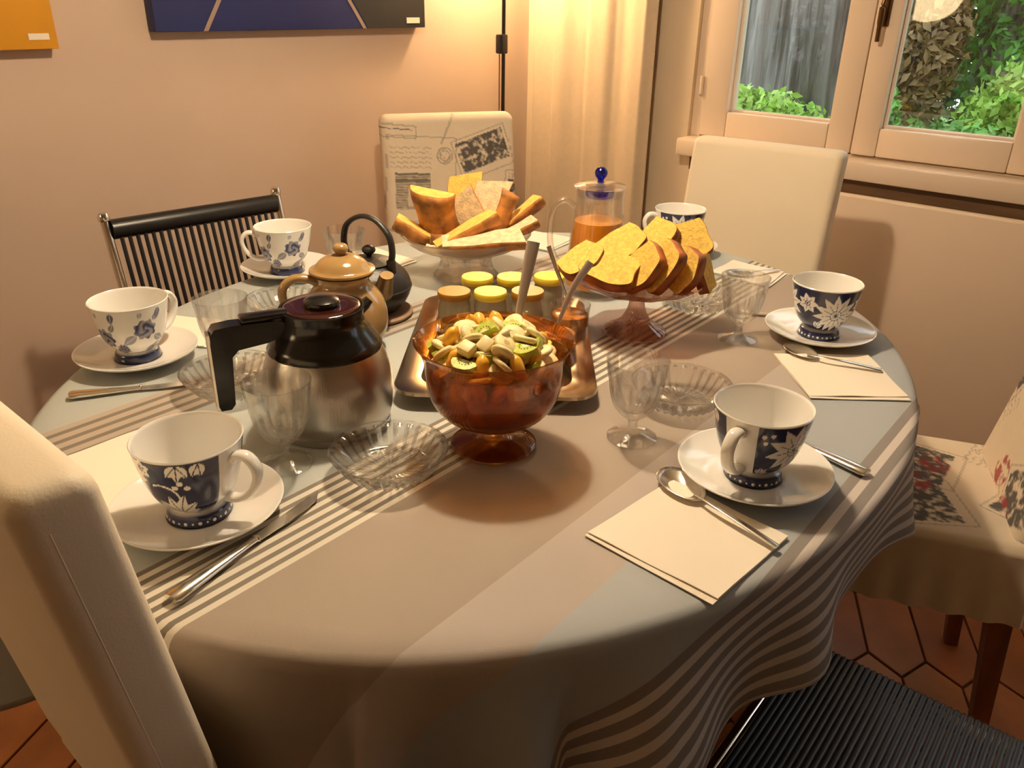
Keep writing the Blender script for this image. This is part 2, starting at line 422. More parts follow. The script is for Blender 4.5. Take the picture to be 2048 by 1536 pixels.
# ---- window with two casements
def build_window():
    o = tag(bpy.data.objects.new('window_1', None), 'cream painted double casement window onto the garden', 'window', kind='structure'); C.objects.link(o)
    y0, y1, z0, z1 = WIN; xf0, xf1 = 2.315, 2.375
    P = M['white_paint']
    # fixed frame
    for nm, a in (('frame_jamb', (xf0, xf1+0.01, y1-0.035, y1, z0, z1)), ('frame_jamb', (xf0, xf1+0.01, y0, y0+0.03, z0, z1)),
                  ('frame_head', (xf0, xf1+0.01, y0+0.03, y1-0.035, z1-0.035, z1)), ('frame_rail', (xf0, xf1+0.01, y0+0.03, y1-0.035, z0, z0+0.02))):
        mesh_obj(nm, box(nm, *a, 0.004), P, o)
    def sash(ya, yb, ga, gb, ztop):
        zb = 0.882; gz = 0.955
        s = bpy.data.objects.new('sash', None); C.objects.link(s); s.parent = o
        for nm, a in (('stile', (xf0-0.01, xf1-0.005, ya, ga, zb, ztop)), ('stile', (xf0-0.01, xf1-0.005, gb, yb, zb, ztop)),
                      ('rail', (xf0-0.01, xf1-0.005, ga, gb, zb, gz)), ('rail', (xf0-0.01, xf1-0.005, ga, gb, ztop-0.075, ztop))):
            mesh_obj(nm, box(nm, *a, 0.005), P, s)
        b_ = 0.012
        for nm, a in (('glazing_bead', (xf0+0.012, xf0+0.03, ga-0.001, ga+b_*0.6, gz, ztop-0.075)), ('glazing_bead', (xf0+0.012, xf0+0.03, gb-b_*0.6, gb+0.001, gz, ztop-0.075)),
                      ('glazing_bead', (xf0+0.012, xf0+0.03, ga, gb, gz-0.001, gz+b_*0.6))):
            mesh_obj(nm, box(nm, *a, 0.003), P, s)
        mesh_obj('pane', box('pane', xf0+0.030, xf0+0.034, ga-0.004, gb+0.004, gz-0.004, ztop-0.07), M['pane'], s)
        return s
    ls = sash(0.803, 1.266, 0.872, 1.18, 2.09); rs = sash(0.328, 0.800, 0.42, 0.734, 2.09)
    # handle and hinge
    h = mesh_obj('handle', lathe('handle', [(0, 0.0), (0.017, 0.0), (0.017, 0.006), (0.011, 0.012), (0.009, 0.03), (0.0, 0.032)], 20), M['bronze'], rs)
    h.rotation_euler = (0, -pi/2, 0); h.location = (xf0-0.01, 0.775, 1.275)
    lv = mesh_obj('lever', tube('lever', sm([(2.278, 0.775, 1.277), (2.272, 0.775, 1.25), (2.276, 0.776, 1.21), (2.279, 0.776, 1.165)], 5), [0.006]*6+[0.0075]*5+[0.006]*5, 8), M['bronze'], rs)
    pl = mesh_obj('escutcheon', box('escutcheon', xf0-0.014, xf0-0.009, 0.763, 0.787, 1.20, 1.34, 0.002), M['bronze'], rs)
    for z in (1.0, 1.95):
        mesh_obj('hinge', tube('hinge', [(2.302, 1.270, z), (2.302, 1.270, z+0.05)], 0.006, 8), P, ls)
    # the right casement stands a touch ajar
    rs.location = (2.345, 0.33, 0.88); rs.rotation_euler = (0, 0, radians(0.6))
    for ch in list(rs.children): ch.location = Vector(ch.location)-Vector((2.345, 0.33, 0.88))
    mesh_obj('window_sill', box('window_sill', 2.235, 2.34, 0.22, 1.30, 0.826, 0.876, 0.006), P, o)
build_window()
def build_second_window():
    o = tag(bpy.data.objects.new('window_2', None), 'second casement window farther right along the cream wall', 'window', kind='structure'); C.objects.link(o)
    y0, y1, z0, z1 = W2; P = M['white_paint']; ym = (y0+y1)/2
    for nm, a in (('frame_jamb', (2.315, 2.385, y1-0.06, y1, z0, z1)), ('frame_jamb', (2.315, 2.385, y0, y0+0.06, z0, z1)), ('mullion', (2.315, 2.385, ym-0.06, ym+0.06, z0, z1)),
                  ('frame_head', (2.315, 2.385, y0, y1, z1-0.07, z1)), ('frame_rail', (2.315, 2.385, y0, y1, z0, z0+0.09))):
        mesh_obj(nm, box(nm, *a, 0.004), P, o)
    for a, b_ in ((y0+0.06, ym-0.06), (ym+0.06, y1-0.06)):
        mesh_obj('pane', box('pane', 2.345, 2.349, a, b_, z0+0.09, z1-0.07), M['pane'], o)
    mesh_obj('window_sill', box('window_sill', 2.235, 2.34, y0-0.06, y1+0.06, 0.826, 0.876, 0.006), P, o)
build_second_window()
tag(mesh_obj('trim_1', box('trim_1', 2.262, 2.30, 0.20, 1.262, 0.785, 0.826), M['brown_strip']), 'dark brown strip below the window sill', 'trim', kind='structure')  # streaked dark brown strip filling the gap between sill and radiator

# ------------------------------------------------------------------ outdoors
def build_garden():
    tag(mesh_obj('lawn', box('lawn', 2.6, 16, -12, 14, -0.6, -0.35), M['lawn']), 'green lawn outside the window', 'lawn', kind='structure')
    def tree(name, label, x, y, r0, h, lobes, seed):
        rnd = random.Random(seed); t = thing(name, label, 'tree', (x, y, -0.35))
        ph = [rnd.uniform(0, 6.28) for _ in range(6)]
        rows = [(r0*1.35, 0), (r0*1.12, 0.35), (r0, 0.9), (r0*0.95, 1.6), (r0*0.9, 2.4), (r0*0.85, h), (0, h)]
        def mod(tt, i, r, z):
            return r*(1+0.10*cos(lobes*tt+ph[0])+0.06*cos((2*lobes+1)*tt+ph[1]+z*0.6)+0.045*cos(13*tt+ph[2]+z*1.3)+0.028*cos(31*tt+z*2)+0.02*cos(53*tt+z*3+ph[3])), z
        mesh_obj('trunk', lathe('trunk', sm(rows[:-1], 6)+[(0, h)], 360, mod, angle=180), M['bark'], t)
        return t
    tree('tree', 'thick grey barked tree trunk outside the left pane', 6.3, 2.75, 0.62, 5, 5, 3)
    tr2 = tree('tree', 'ivy covered tree trunk outside the right pane', 6.6, 1.28, 0.26, 5, 3, 5)
    tree('tree', 'pale distant tree trunk at the window right edge', 9.0, 0.75, 0.35, 5, 4, 9)
    def foliage(n, cx, rx, ry, rz_, size, seed, shell=0.55):
        rs = np.random.RandomState(seed); d = rs.normal(size=(n, 3)); d /= np.linalg.norm(d, axis=1)[:, None]
        rad = shell+(1-shell)*rs.rand(n)**0.5
        P_ = d*rad[:, None]*np.array([rx, ry, rz_])*(0.85+0.3*rs.rand(n))[:, None]+np.array(cx)
        verts, faces = [], []
        for p in P_:
            a = rs.normal(size=3); a /= np.linalg.norm(a); b_ = np.cross(a, rs.normal(size=3)); b_ /= np.linalg.norm(b_)
            c_ = np.cross(a, b_); s = size*(0.6+0.8*rs.rand())
            k = len(verts); verts += [p-a*s, p+b_*s*0.5+c_*s*0.12, p+a*s, p-b_*s*0.5+c_*s*0.12]; faces += [(k, k+1, k+2), (k, k+2, k+3)]
        return mk('foliage', verts, faces, 180)
    def shrub(label, x, y, z, r, size, n, mat, seed, name='shrub', parent=None):
        t = thing(name, label, 'shrub', (x, y, -0.35), group=None)
        fo = mesh_obj('foliage', foliage(n, (0, 0, z+0.35), *r, size, seed), mat, t); fo['kind'] = 'stuff'
        for k in range(3):
            mesh_obj('stem', tube('stem', [(0.05*k-0.05, 0, 0), (0.1*(k-1), 0.05*(k-1), z+0.35)], 0.015, 6), M['bark'], t)
    fo = mesh_obj('ivy', foliage(6500, (0, 0, 2.1), 0.50, 0.46, 1.35, 0.042, 21), M['leaf'], tr2); fo['kind'] = 'stuff'
    shrub('low bright green shrub in front of the thick grey trunk', 4.7, 2.25, 0.44, (0.3, 0.56, 0.34), 0.028, 6500, M['leaf_light'], 1)
    shrub('small dark shrub beside the thick grey trunk', 5.15, 1.66, 0.45, (0.16, 0.14, 0.36), 0.03, 2600, M['leaf'], 2)
    shrub('grey green shrub low behind the right pane', 4.7, 1.15, 0.42, (0.35, 0.42, 0.28), 0.028, 5000, M['leaf'], 4)
    shrub('light green leafy shrub at the right pane corner', 5.6, 0.90, 0.55, (0.4, 0.42, 0.45), 0.032, 6500, M['leaf_light'], 6)
    shrub('added brownish shrub in the left half of the right pane', 5.75, 1.72, 1.05, (0.2, 0.27, 0.55), 0.035, 5200, M['leaf_brown'], 14)  # added for the warm brown tone of this pane
    shrub('tall dark hedge behind the ivy tree', 8.2, 2.2, 1.0, (0.7, 1.2, 1.6), 0.06, 8000, M['leaf_dark'], 8)
    shrub('pale green hedge far behind the garden trees', 10.5, -0.2, 1.0, (0.8, 2.2, 2.0), 0.08, 9000, M['leaf_light'], 10)
    shrub('dark green hedge far left behind the grey trunk', 9.5, 5.6, 1.0, (0.8, 2.2, 2.2), 0.12, 3000, M['leaf'], 12)
build_garden()

# ------------------------------------------------------------------ wall things
def build_radiator():
    t = thing('radiator', 'flat white panel radiator below the window sill', 'radiator', (2.2, 0.5, 0))
    mesh_obj('front_panel', box('front_panel', 0, 0.022, -0.62, 0.66, 0.175, 0.797, 0.008, 3), M['radiator'], t)
    mesh_obj('rear_panel', box('rear_panel', 0.06, 0.078, -0.60, 0.64, 0.19, 0.78, 0.006), M['radiator'], t)
    for y in (-0.5, 0.5):
        mesh_obj('bracket', box('bracket', 0.02, 0.0995, y-0.02, y+0.02, 0.25, 0.7), M['radiator'], t)
    for y in (-0.57,):
        mesh_obj('pipe', tube('pipe', [(0.04, y, 0.0), (0.04, y, 0.22)], 0.009, 8), M['radiator'], t)
build_radiator()

def build_curtain():
    t = thing('curtain', 'long cream curtain gathered left of the window', 'curtain', (2.24, 1.62, 0))
    n, rows = 150, 24; verts, faces = [], []
    for j in range(rows+1):
        z = 0.03+j/rows*2.27
        for i in range(n+1):
            s = i/n; y = 0.25-0.47*s
            ph = s*2*pi*3.1
            amp = 0.009+0.004*sin(s*9)+0.004*(1-j/rows)
            x = amp*sin(ph+0.25*sin(j*0.25+i*0.05))+0.002*sin(3*ph+1)
            verts.append((x, y+0.008*cos(ph*1.3), z))
    for j in range(rows):
        for i in range(n):
            k = j*(n+1)+i; faces.append((k, k+1, k+n+2, k+n+1))
    me = mk('cloth', verts, faces, 180); o = mesh_obj('cloth', me, M['curtain'], t)
    md = o.modifiers.new('thickness', 'SOLIDIFY'); md.thickness = 0.003
    mesh_obj('curtain_rod', tube('curtain_rod', [(0.0, 0.28, 2.32), (0.0, -1.6, 2.32)], 0.012, 12), M['bronze'], t)
    for k in range(8):
        mesh_obj('ring', tube('ring', [(0.02*cos(a), 0.24-0.064*k, 2.315+0.02*sin(a)) for a in np.linspace(0, 2*pi, 13)], 0.0025, 6), M['bronze'], t)
    for y in (0.24, -1.5):
        mesh_obj('bracket', tube('bracket', [(0.0, y, 2.306), (0.059, y, 2.306)], 0.006, 8), M['bronze'], t)
build_curtain()

def build_paintings():
    t = thing('painting', 'dark blue canvas with beige lines and a black corner', 'painting', (0, WY-0.002, 0))
    x0, x1, z0, z1, d = 0.961, 1.784, 1.168, 1.80, 0.035
    L1 = lambda z: 1.084+(z-1.171)*0.656; L2 = lambda z: 1.559-(z-1.168)*0.70
    mesh_obj('canvas', box('canvas', x0, x1, -d, 0, z0, z1, 0.002), M['blue_paint'], t)
    def para(nm, f0, f1, mat, dep, za=z0, zb=z1):
        a = [(f0(za), -d-dep, za), (f1(za), -d-dep, za), (f1(zb), -d-dep, zb), (f0(zb), -d-dep, zb)]
        b_ = [(x, -d+0.001, z) for x, _, z in a]
        mesh_obj(nm, loft(nm, [b_, a], angle=20), mat, t)
    za = (L2(z0)-L1(z0))  # lines meet below the top edge; stop short of it
    para('black_field', lambda z: L2(z)+0.012, lambda z: x1-0.0005, M['black_paint'], 0.0006, z0+0.0005, 1.48)
    para('painted_line', lambda z: L1(z)-0.006, lambda z: L1(z)+0.006, M['line_paint'], 0.0010, z0+0.0005, 1.47)
    para('painted_line', lambda z: L2(z)-0.006, lambda z: L2(z)+0.006, M['line_paint'], 0.0010, z0+0.0005, 1.47)
    mesh_obj('signature_sticker', box('signature_sticker', 1.712, 1.762, -d-0.0018, -d-0.0004, 1.180, 1.195), M['sticker'], t)
    t = thing('painting', 'plain yellow canvas at the upper left of the wall', 'painting', (0, WY-0.002, 0))
    mesh_obj('canvas', box('canvas', -0.10, 0.746, -d, 0, 1.140, 1.78, 0.002), M['yellow_paint'], t)
    mesh_obj('signature_sticker', box('signature_sticker', 0.690, 0.730, -d-0.0012, -d+0.0004, 1.158, 1.170), M['sticker'], t)
build_paintings()

def light(name, loc, power, col, radius, parent=None):
    ld = bpy.data.lights.new(name, 'POINT'); ld.energy = power; ld.color = col; ld.shadow_soft_size = radius
    o = bpy.data.objects.new(name, ld); C.objects.link(o); o.location = loc
    if parent: o.parent = parent
    return o

def build_lamps():
    t = thing('floor_lamp', 'slim black floor lamp standing in the corner', 'lamp', (2.0046, 1.80, 0))
    mesh_obj('base', lathe('base', [(0, 0), (0.12, 0), (0.122, 0.006), (0.118, 0.014), (0.02, 0.022), (0.008, 0.04), (0, 0.04)], 40), M['lamp_black'], t)
    mesh_obj('pole', tube('pole', [(0, 0, 0.03), (0, 0, 1.70)], 0.006, 12), M['lamp_black'], t)
    mesh_obj('dimmer', box('dimmer', -0.022, 0.006, -0.014, 0.014, 1.095, 1.150, 0.004), M['lamp_black'], t)
    mesh_obj('cable', tube('cable', sm([(-0.018, 0, 1.10), (-0.022, -0.004, 0.9), (-0.018, 0.0, 0.6), (-0.024, 0.004, 0.3), (-0.03, 0.02, 0.026)], 6), 0.002, 6), M['leg_wood'], t)
    sh = mesh_obj('lamp_shade', lathe('lamp_shade', [(0.125, 1.50), (0.085, 1.72), (0.083, 1.72), (0.123, 1.50)], 40, closed=True), M['shade_fabric'], t)
    mesh_obj('bulb', lathe('bulb', [(0, 1.57), (0.02, 1.575), (0.03, 1.60), (0.026, 1.63), (0.013, 1.66), (0.013, 1.70), (0, 1.70)], 20), M['shade_lit'], t)
    light('floor_lamp_light', (0, 0, 1.53), FLOOR_LAMP_W, AMBER_LIGHT, 0.03, t)
    px, py, pz = 0.88, 0.86, 1.72
    t = thing('pendant_lamp', 'white opal pendant lamp hanging over the table', 'lamp', (px, py, pz))
    prof = sm([(0.14, 0.0), (0.135, 0.04), (0.11, 0.085), (0.06, 0.12), (0.022, 0.135)], 5)
    mesh_obj('lamp_shade', lathe('lamp_shade', prof+[(r-0.004, z-0.002) for r, z in prof[::-1]], 48, closed=True, angle=180), M['shade_lit'], t)
    mesh_obj('socket', lathe('socket', [(0, 0.09), (0.016, 0.09), (0.02, 0.125), (0.02, 0.16), (0.008, 0.18), (0, 0.18)], 20), M['lamp_black'], t)
    mesh_obj('bulb', lathe('bulb', [(0, 0.02), (0.018, 0.026), (0.026, 0.045), (0.02, 0.07), (0.012, 0.09), (0, 0.09)], 20), M['shade_lit'], t)
    mesh_obj('cord', tube('cord', [(0, 0, 0.17), (0, 0, H-pz-0.02)], 0.003, 8), M['lamp_black'], t)
    mesh_obj('ceiling_rose', lathe('ceiling_rose', [(0, H-pz-0.03), (0.04, H-pz-0.028), (0.05, H-pz), (0, H-pz)], 24), M['sticker'], t)
    light('pendant_light', (0, 0, 0.012), PENDANT_W, WARM, 0.028, t)
build_lamps()
def build_bowl_lamp():
    t = thing('bowl_floor_lamp', 'opal bowl floor lamp left of the view, mirrored in the window pane', 'lamp', (-0.62, 1.50, 0))
    mesh_obj('base', lathe('base', [(0, 0), (0.14, 0), (0.142, 0.006), (0.138, 0.014), (0.02, 0.024), (0.010, 0.05), (0, 0.05)], 40), M['bronze'], t)
    mesh_obj('pole', tube('pole', [(0, 0, 0.03), (0, 0, 1.175)], 0.010, 12), M['bronze'], t)
    o_ = sm([(0.02, 1.165), (0.09, 1.185), (0.15, 1.235), (0.18, 1.31)], 6)
    mesh_obj('lamp_shade', lathe('lamp_shade', [(0, 1.165)]+o_+[(r-0.005, z+0.003) for r, z in o_[::-1]]+[(0, 1.170)], 56, angle=180), M['bowl_lit'], t)
    mesh_obj('bulb', lathe('bulb', [(0, 1.172), (0.014, 1.175), (0.014, 1.21), (0.03, 1.24), (0.028, 1.27), (0.014, 1.285), (0, 1.287)], 20), M['bowl_lit'], t)
    light('bowl_lamp_light', (0, 0, 1.36), BOWL_LAMP_W, AMBER_LIGHT, 0.06, t)
build_bowl_lamp()

# ------------------------------------------------------------------ table and cloth
T = 0.75
TC = Vector((0.904, 0.792)); TA, TB, TROT = 0.717, 0.588, radians(9.9)
def build_table():
    t = thing('dining_table', 'oval dining table hidden under the striped cloth', 'table', (TC.x, TC.y, 0), TROT)
    def ell(s, z): return [((TA-0.004)*s*cos(a), (TB-0.004)*s*sin(a), z) for a in np.linspace(0, 2*pi, 72, endpoint=False)]
    mesh_obj('table_top', loft('table_top', [ell(0.985, T-0.034), ell(1, T-0.028), ell(1, T-0.008), ell(0.99, T-0.003)], angle=50), M['leg_wood'], t)
    for sx, sy in ((1, 1), (1, -1), (-1, 1), (-1, -1)):
        x, y = sx*0.36, sy*0.28
        mesh_obj('leg', loft('leg', [[(x+a*0.022, y+b_*0.022, 0) for a, b_ in ((1, 1), (-1, 1), (-1, -1), (1, -1))], [(x+a*0.03, y+b_*0.03, T-0.034) for a, b_ in ((1, 1), (-1, 1), (-1, -1), (1, -1))]]), M['leg_wood'], t)
    mesh_obj('apron', box('apron', -0.36, 0.36, -0.28, 0.28, T-0.11, T-0.034), M['leg_wood'], t)
build_table()
ZT = T+0.0005                      # cloth surface
def build_cloth():
    sa = radians(2.0)              # weave direction against the room
    U = np.array([cos(sa), sin(sa)]); V = np.array([-sin(sa), cos(sa)])
    cr, sr = cos(TROT), sin(TROT)
    NB = 1440
    ang = np.linspace(0, 2*pi, NB, endpoint=False)
    ex = TA*np.cos(ang); ey = TB*np.sin(ang)
    bx = ex*cr-ey*sr; by = ex*sr+ey*cr
    nx_ = np.cos(ang)/TA; ny_ = np.sin(ang)/TB; nl = np.hypot(nx_, ny_); nx_, ny_ = nx_/nl, ny_/nl
    onx = nx_*cr-ny_*sr; ony = nx_*sr+ny_*cr
    arc = np.concatenate([[0], np.cumsum(np.hypot(np.diff(bx), np.diff(by)))])
    # polar mesh: rings inside the ellipse and rings hanging outside, cut at the rectangle's hem
    umax, vmax0, vmax1 = 0.985, -0.730, 0.76
    NA = 480; step = NB//NA
    idx = np.arange(0, NB, step)
    verts, uvs = [], []
    rings = []
    inner = [0.0, 0.2, 0.4, 0.6, 0.75, 0.88, 0.96]
    for s in inner[1:]:
        row = []
        for k in idx:
            x, y = bx[k]*s, by[k]*s; row.append(len(verts)); verts.append((x, y, ZT)); uvs.append((x*U[0]+y*U[1], x*V[0]+y*V[1]))
        rings.append(row)
    # how far each spoke may go before the hem
    dmax = np.zeros(len(idx))
    for n_, k in enumerate(idx):
        p = np.array([bx[k], by[k]]); nn = np.array([onx[k], ony[k]]); pu, pv = p@U, p@V; nu, nv = nn@U, nn@V
        ds = [9]
        if nu > 1e-6: ds.append((umax-pu)/nu)
        if nu < -1e-6: ds.append((-umax-pu)/nu)
        if nv > 1e-6: ds.append((vmax1-pv)/nv)
        if nv < -1e-6: ds.append((vmax0-pv)/nv)
        dmax[n_] = min(ds)
    # corner points reach further: keep the fall inside a soft limit
    dmax = np.minimum(dmax, 0.46)
    ks = np.ones(9)/9; dm = np.convolve(np.concatenate([dmax[-4:], dmax, dmax[:4]]), ks, 'valid')
    NR = 34; re = 0.012
    for j in range(0, NR+1):
        row = []
        for n_, k in enumerate(idx):
            d = dm[n_]*(j/NR)**1.0
            # roll over the table edge, then hang
            if d < re*pi/2:
                a = d/re; out_ = re*sin(a); dz = re*(1-cos(a))
            else:
                out_ = re; dz = re+(d-re*pi/2)
            fall = max(0.0, dz-0.015)
            s = arc[k]
            corner = (dm[n_]-0.24)/0.2; corner = min(1, max(0, corner))
            amp = (0.018+0.045*corner)*min(1, fall/0.15)**1.2
            th = math.degrees(ang[k]) % 360
            wave = sin(s*2*pi/0.205+0.9)+0.45*sin(s*2*pi/0.118+2.0)
            if 2.40 < s < 3.45:                      # the three deep folds on the window side
                loc_ = 2.6*sum(math.exp(-((s-c_)/w_)**2) for c_, w_ in ((2.60, 0.060), (2.80, 0.055), (3.12, 0.075), (3.38, 0.07)))-1.5
                b_ = min(1, (s-2.40)/0.1, (3.45-s)/0.1); wave = wave*(1-b_)+loc_*b_
            if 150 < th < 205: amp *= 0.15          # chair back presses the cloth flat here
            o2 = out_+amp*(0.9+wave)-0.004*min(1, fall/0.1)
            side = 0.35*amp*cos(s*2*pi/0.205)
            tx, ty = -ony[k], onx[k]
            p = np.array([bx[k]+onx[k]*o2+tx*side, by[k]+ony[k]*o2+ty*side])
            pf = np.array([bx[k]+onx[k]*d, by[k]+ony[k]*d])
            row.append(len(verts)); verts.append((p[0], p[1], ZT-dz)); uvs.append((pf@U, pf@V))
        rings.append(row)
    c0 = len(verts); verts.append((0, 0, ZT)); uvs.append((0, 0))
    faces = []
    n = len(idx)
    for k in range(n): faces.append((c0, rings[0][k], rings[0][(k+1) % n]))
    for i in range(len(rings)-1):
        for k in range(n):
            k2 = (k+1) % n; faces.append((rings[i][k], rings[i+1][k], rings[i+1][k2], rings[i][k2]))
    me = bpy.data.meshes.new('tablecloth'); me.from_pydata(verts, [], faces); finish(me, 180)
    ul = me.uv_layers.new(name='weave'); vi = np.zeros(len(me.loops), int); me.loops.foreach_get('vertex_index', vi)
    ul.data.foreach_set('uv', np.array(uvs, np.float32)[vi].ravel())
    o = mesh_obj('tablecloth', me, M['cloth'], None, (TC.x, TC.y, 0))
    md = o.modifiers.new('thickness', 'SOLIDIFY'); md.thickness = 0.0012; md.offset = -1
    tag(o, 'grey blue tablecloth with taupe bands and white stripes', 'tablecloth')
build_cloth()
Z0 = ZT+0.0006

# ------------------------------------------------------------------ chairs
def slab(name, w_, h_, d_, nx=2, nz=2, r=0.02, colf=None, bulge=0.0):
    """upright upholstered slab, centred in x, z from 0; front is +y. dense grid of front/back when coloured."""
    bmx = []
    loop = rrect(w_, d_, min(r, d_*0.49), 5)
    return loop

def back_slab(w_, h_, d_, z0, yb, lean, r=0.02, nu=10, nz=16, colf=None, taper=0.0, name='backrest'):
    """rounded slab swept upward and leaning back; y front = yb at z0. dense perimeter for prints."""
    base = []
    # perimeter: front edge (towards +y) sampled nu times, rounded ends, back edge
    rr = min(r, d_*0.48); seg = 5
    xs = np.linspace(-w_/2+rr, w_/2-rr, nu)
    per = [(x, 0.0) for x in xs]
    for k in range(1, seg): a = pi/2-k/seg*pi/2; per.append((w_/2-rr+rr*cos(a), -rr+rr*sin(a)))
    per.append((w_/2, -rr)); per.append((w_/2, -d_+rr))
    for k in range(1, seg): a = -k/seg*pi/2; per.append((w_/2-rr+rr*cos(a), -d_+rr+rr*sin(a)))
    per += [(x, -d_) for x in xs[::-1]]
    for k in range(1, seg): a = -pi/2-k/seg*pi/2; per.append((-w_/2+rr+rr*cos(a), -d_+rr+rr*sin(a)))
    per.append((-w_/2, -d_+rr)); per.append((-w_/2, -rr))
    for k in range(1, seg): a = pi-k/seg*pi/2; per.append((-w_/2+rr+rr*cos(a), -rr+rr*sin(a)))
    zz = list(np.linspace(0, h_-rr, nz)); loops = []; params = []
    ins = [0.0]*len(zz)
    for k in range(1, seg+1):
        a = k/seg*pi/2; zz.append(h_-rr+rr*sin(a)); ins.append(rr*(1-cos(a)))
    yc = -d_/2
    for z, i_ in zip(zz, ins):
        sx = (w_/2-i_)/(w_/2)*(1-taper*(1-z/h_)); sy = (d_/2-min(i_, d_/2-0.001))/(d_/2)
        lp = []
        for x, y in per:
            X, Y = x*sx, yc+(y-yc)*sy
            lp.append((X, yb+Y-z*math.tan(lean), z0+z)); params.append((X, Y, z))
        loops.append(lp)
    me = loft(name, loops, angle=60)
    if colf is not None:
        p = np.array(params); add_color(me, colf(p[:, 0], p[:, 2], p[:, 1]))
    return me

CREAM = np.array([0.74, 0.62, 0.47])
def news_print(x, z, seed=0, red=False):
    """postcard fabric: cream ground, tilted cards with outlines, dark engraved pictures, writing, a postmark."""
    x = np.asarray(x, float); z = np.asarray(z, float)
    col = np.ones((len(x), 3))*CREAM
    col *= (0.97+0.06*fbm(x*40+3, z*40))[:, None]
    def dark(mask, amt, c=(0.055, 0.05, 0.05)):
        a = np.clip(mask*amt, 0, 1)[:, None]; col[:] = col*(1-a)+np.array(c)*a
    def loc(cx, cz, a):
        ca, sa_ = cos(a), sin(a); dx, dz = x-cx, z-cz; return dx*ca+dz*sa_, -dx*sa_+dz*ca
    def card(cx, cz, w_, h_, a, pic=True, s=0.0):
        u, v = loc(cx, cz, a); ins = (abs(u) < w_/2) & (abs(v) < h_/2)
        edge = ins & ((abs(u) > w_/2-0.003) | (abs(v) > h_/2-0.003)); dark(edge.astype(float), 0.45)
        if pic:
            pi_ = ((abs(u) < w_/2-0.010) & (v > -h_/2+0.022) & (v < h_/2-0.010)).astype(float)
            n = fbm(u*110+s, v*110+2*s, 4); top = (v < h_/2-0.03+0.05*fbm(u*30+s, v*0+s)).astype(float)
            dark(pi_*top, np.clip((n-0.28)*4.5, 0, 0.95))
            dark(pi_*(1-top), 0.12)
    def text(cx, cz, w_, n, a, pitch=0.009):
        u, v = loc(cx, cz, a)
        for k in range(n):
            m = (abs(u) < w_/2) & (abs(v+k*pitch-0.002*np.sin(u*300)) < 0.0013)
            dark(m*(fbm(u*200+k, v*0+k) > 0.33), 0.45)
    def postmark(cx, cz, r):
        d = np.hypot(x-cx, z-cz); dark((abs(d-r) < 0.0016)+(abs(d-r*0.62) < 0.0014), 0.45)
        dark((d < r)*(fbm(x*150, z*150) > 0.5), 0.3)
    def arch(cx, cz, w_, h_, a):
        u, v = loc(cx, cz, a); ins = (abs(u) < w_/2) & (abs(v) < h_/2)
        hole = ((abs(u) < w_*0.15) & (v < h_*0.02)) | (np.hypot(u/(w_*0.15), (v-h_*0.02)/(h_*0.13)) < 1)
        lines = 0.35+0.35*(np.sin(v*900) > 0)+0.5*((v > h_*0.25) & (v < h_*0.33))+0.5*(abs(v-h_*0.47) < 0.003)
        dark(ins*~hole*1.0, np.clip(lines*(0.6+0.8*fbm(u*90, v*90)), 0, 0.85))
        dark((ins & hole)*1.0, 0.12)
        u2, v2 = u-w_*0.75, v+h_*0.34; dark(((abs(u2) < w_*0.28) & (abs(v2) < h_*0.11))*1.0, np.clip(fbm(u*120, v*120)*1.6, 0, 0.9))
        dark((abs(v+h_*0.5) < 0.004)*(u > -w_/2)*(u < w_*1.05), 0.7*fbm(u*80, v*80))
    if seed == 0:
        card(0.095, 0.41, 0.165, 0.115, 0.30, True, 3.1)
        arch(-0.115, 0.315, 0.10, 0.095, -0.05)
        card(-0.09, 0.33, 0.20, 0.26, -0.08, False)
        text(-0.115, 0.43, 0.12, 5, -0.05, 0.013)
        postmark(-0.018, 0.405, 0.022)
        card(0.19, 0.315, 0.07, 0.085, -0.12, True, 9.0)
        card(-0.155, 0.475, 0.12, 0.035, -0.1, True, 6.0)
        text(-0.12, 0.17, 0.13, 6, 0.5, 0.016)
        card(0.05, 0.16, 0.2, 0.14, -0.25, True, 12.0)
        u, v = loc(0.0, 0.49, 1.1); dark((abs(v) < 0.003)*(abs(u) < 0.06), 0.4)
        u, v = loc(0.06, 0.26, -0.4); dark((abs(v) < 0.0015)*(abs(u) < 0.12), 0.3)
    else:
        rs = np.random.RandomState(seed)
        for k in range(11):
            card(rs.uniform(-0.24, 0.24), rs.uniform(-0.28, 0.5), rs.uniform(0.12, 0.22), rs.uniform(0.09, 0.16), rs.uniform(-0.9, 0.9), rs.rand() < 0.7, rs.uniform(0, 40))
        for k in range(5): text(rs.uniform(-0.2, 0.2), rs.uniform(-0.2, 0.5), 0.12, 5, rs.uniform(-1, 1), 0.013)
        postmark(rs.uniform(-0.1, 0.1), 0.2, 0.025)
    if red:
        for cx, cz in ((-0.02, 0.06), (0.06, 0.02)):
            d = np.hypot(x-cx, (z-cz)*1.3); dark((d < 0.035)*1.0, np.clip((fbm(x*90+cx, z*90)-0.4)*6, 0, 0.9), (0.32, 0.03, 0.03))
    return col

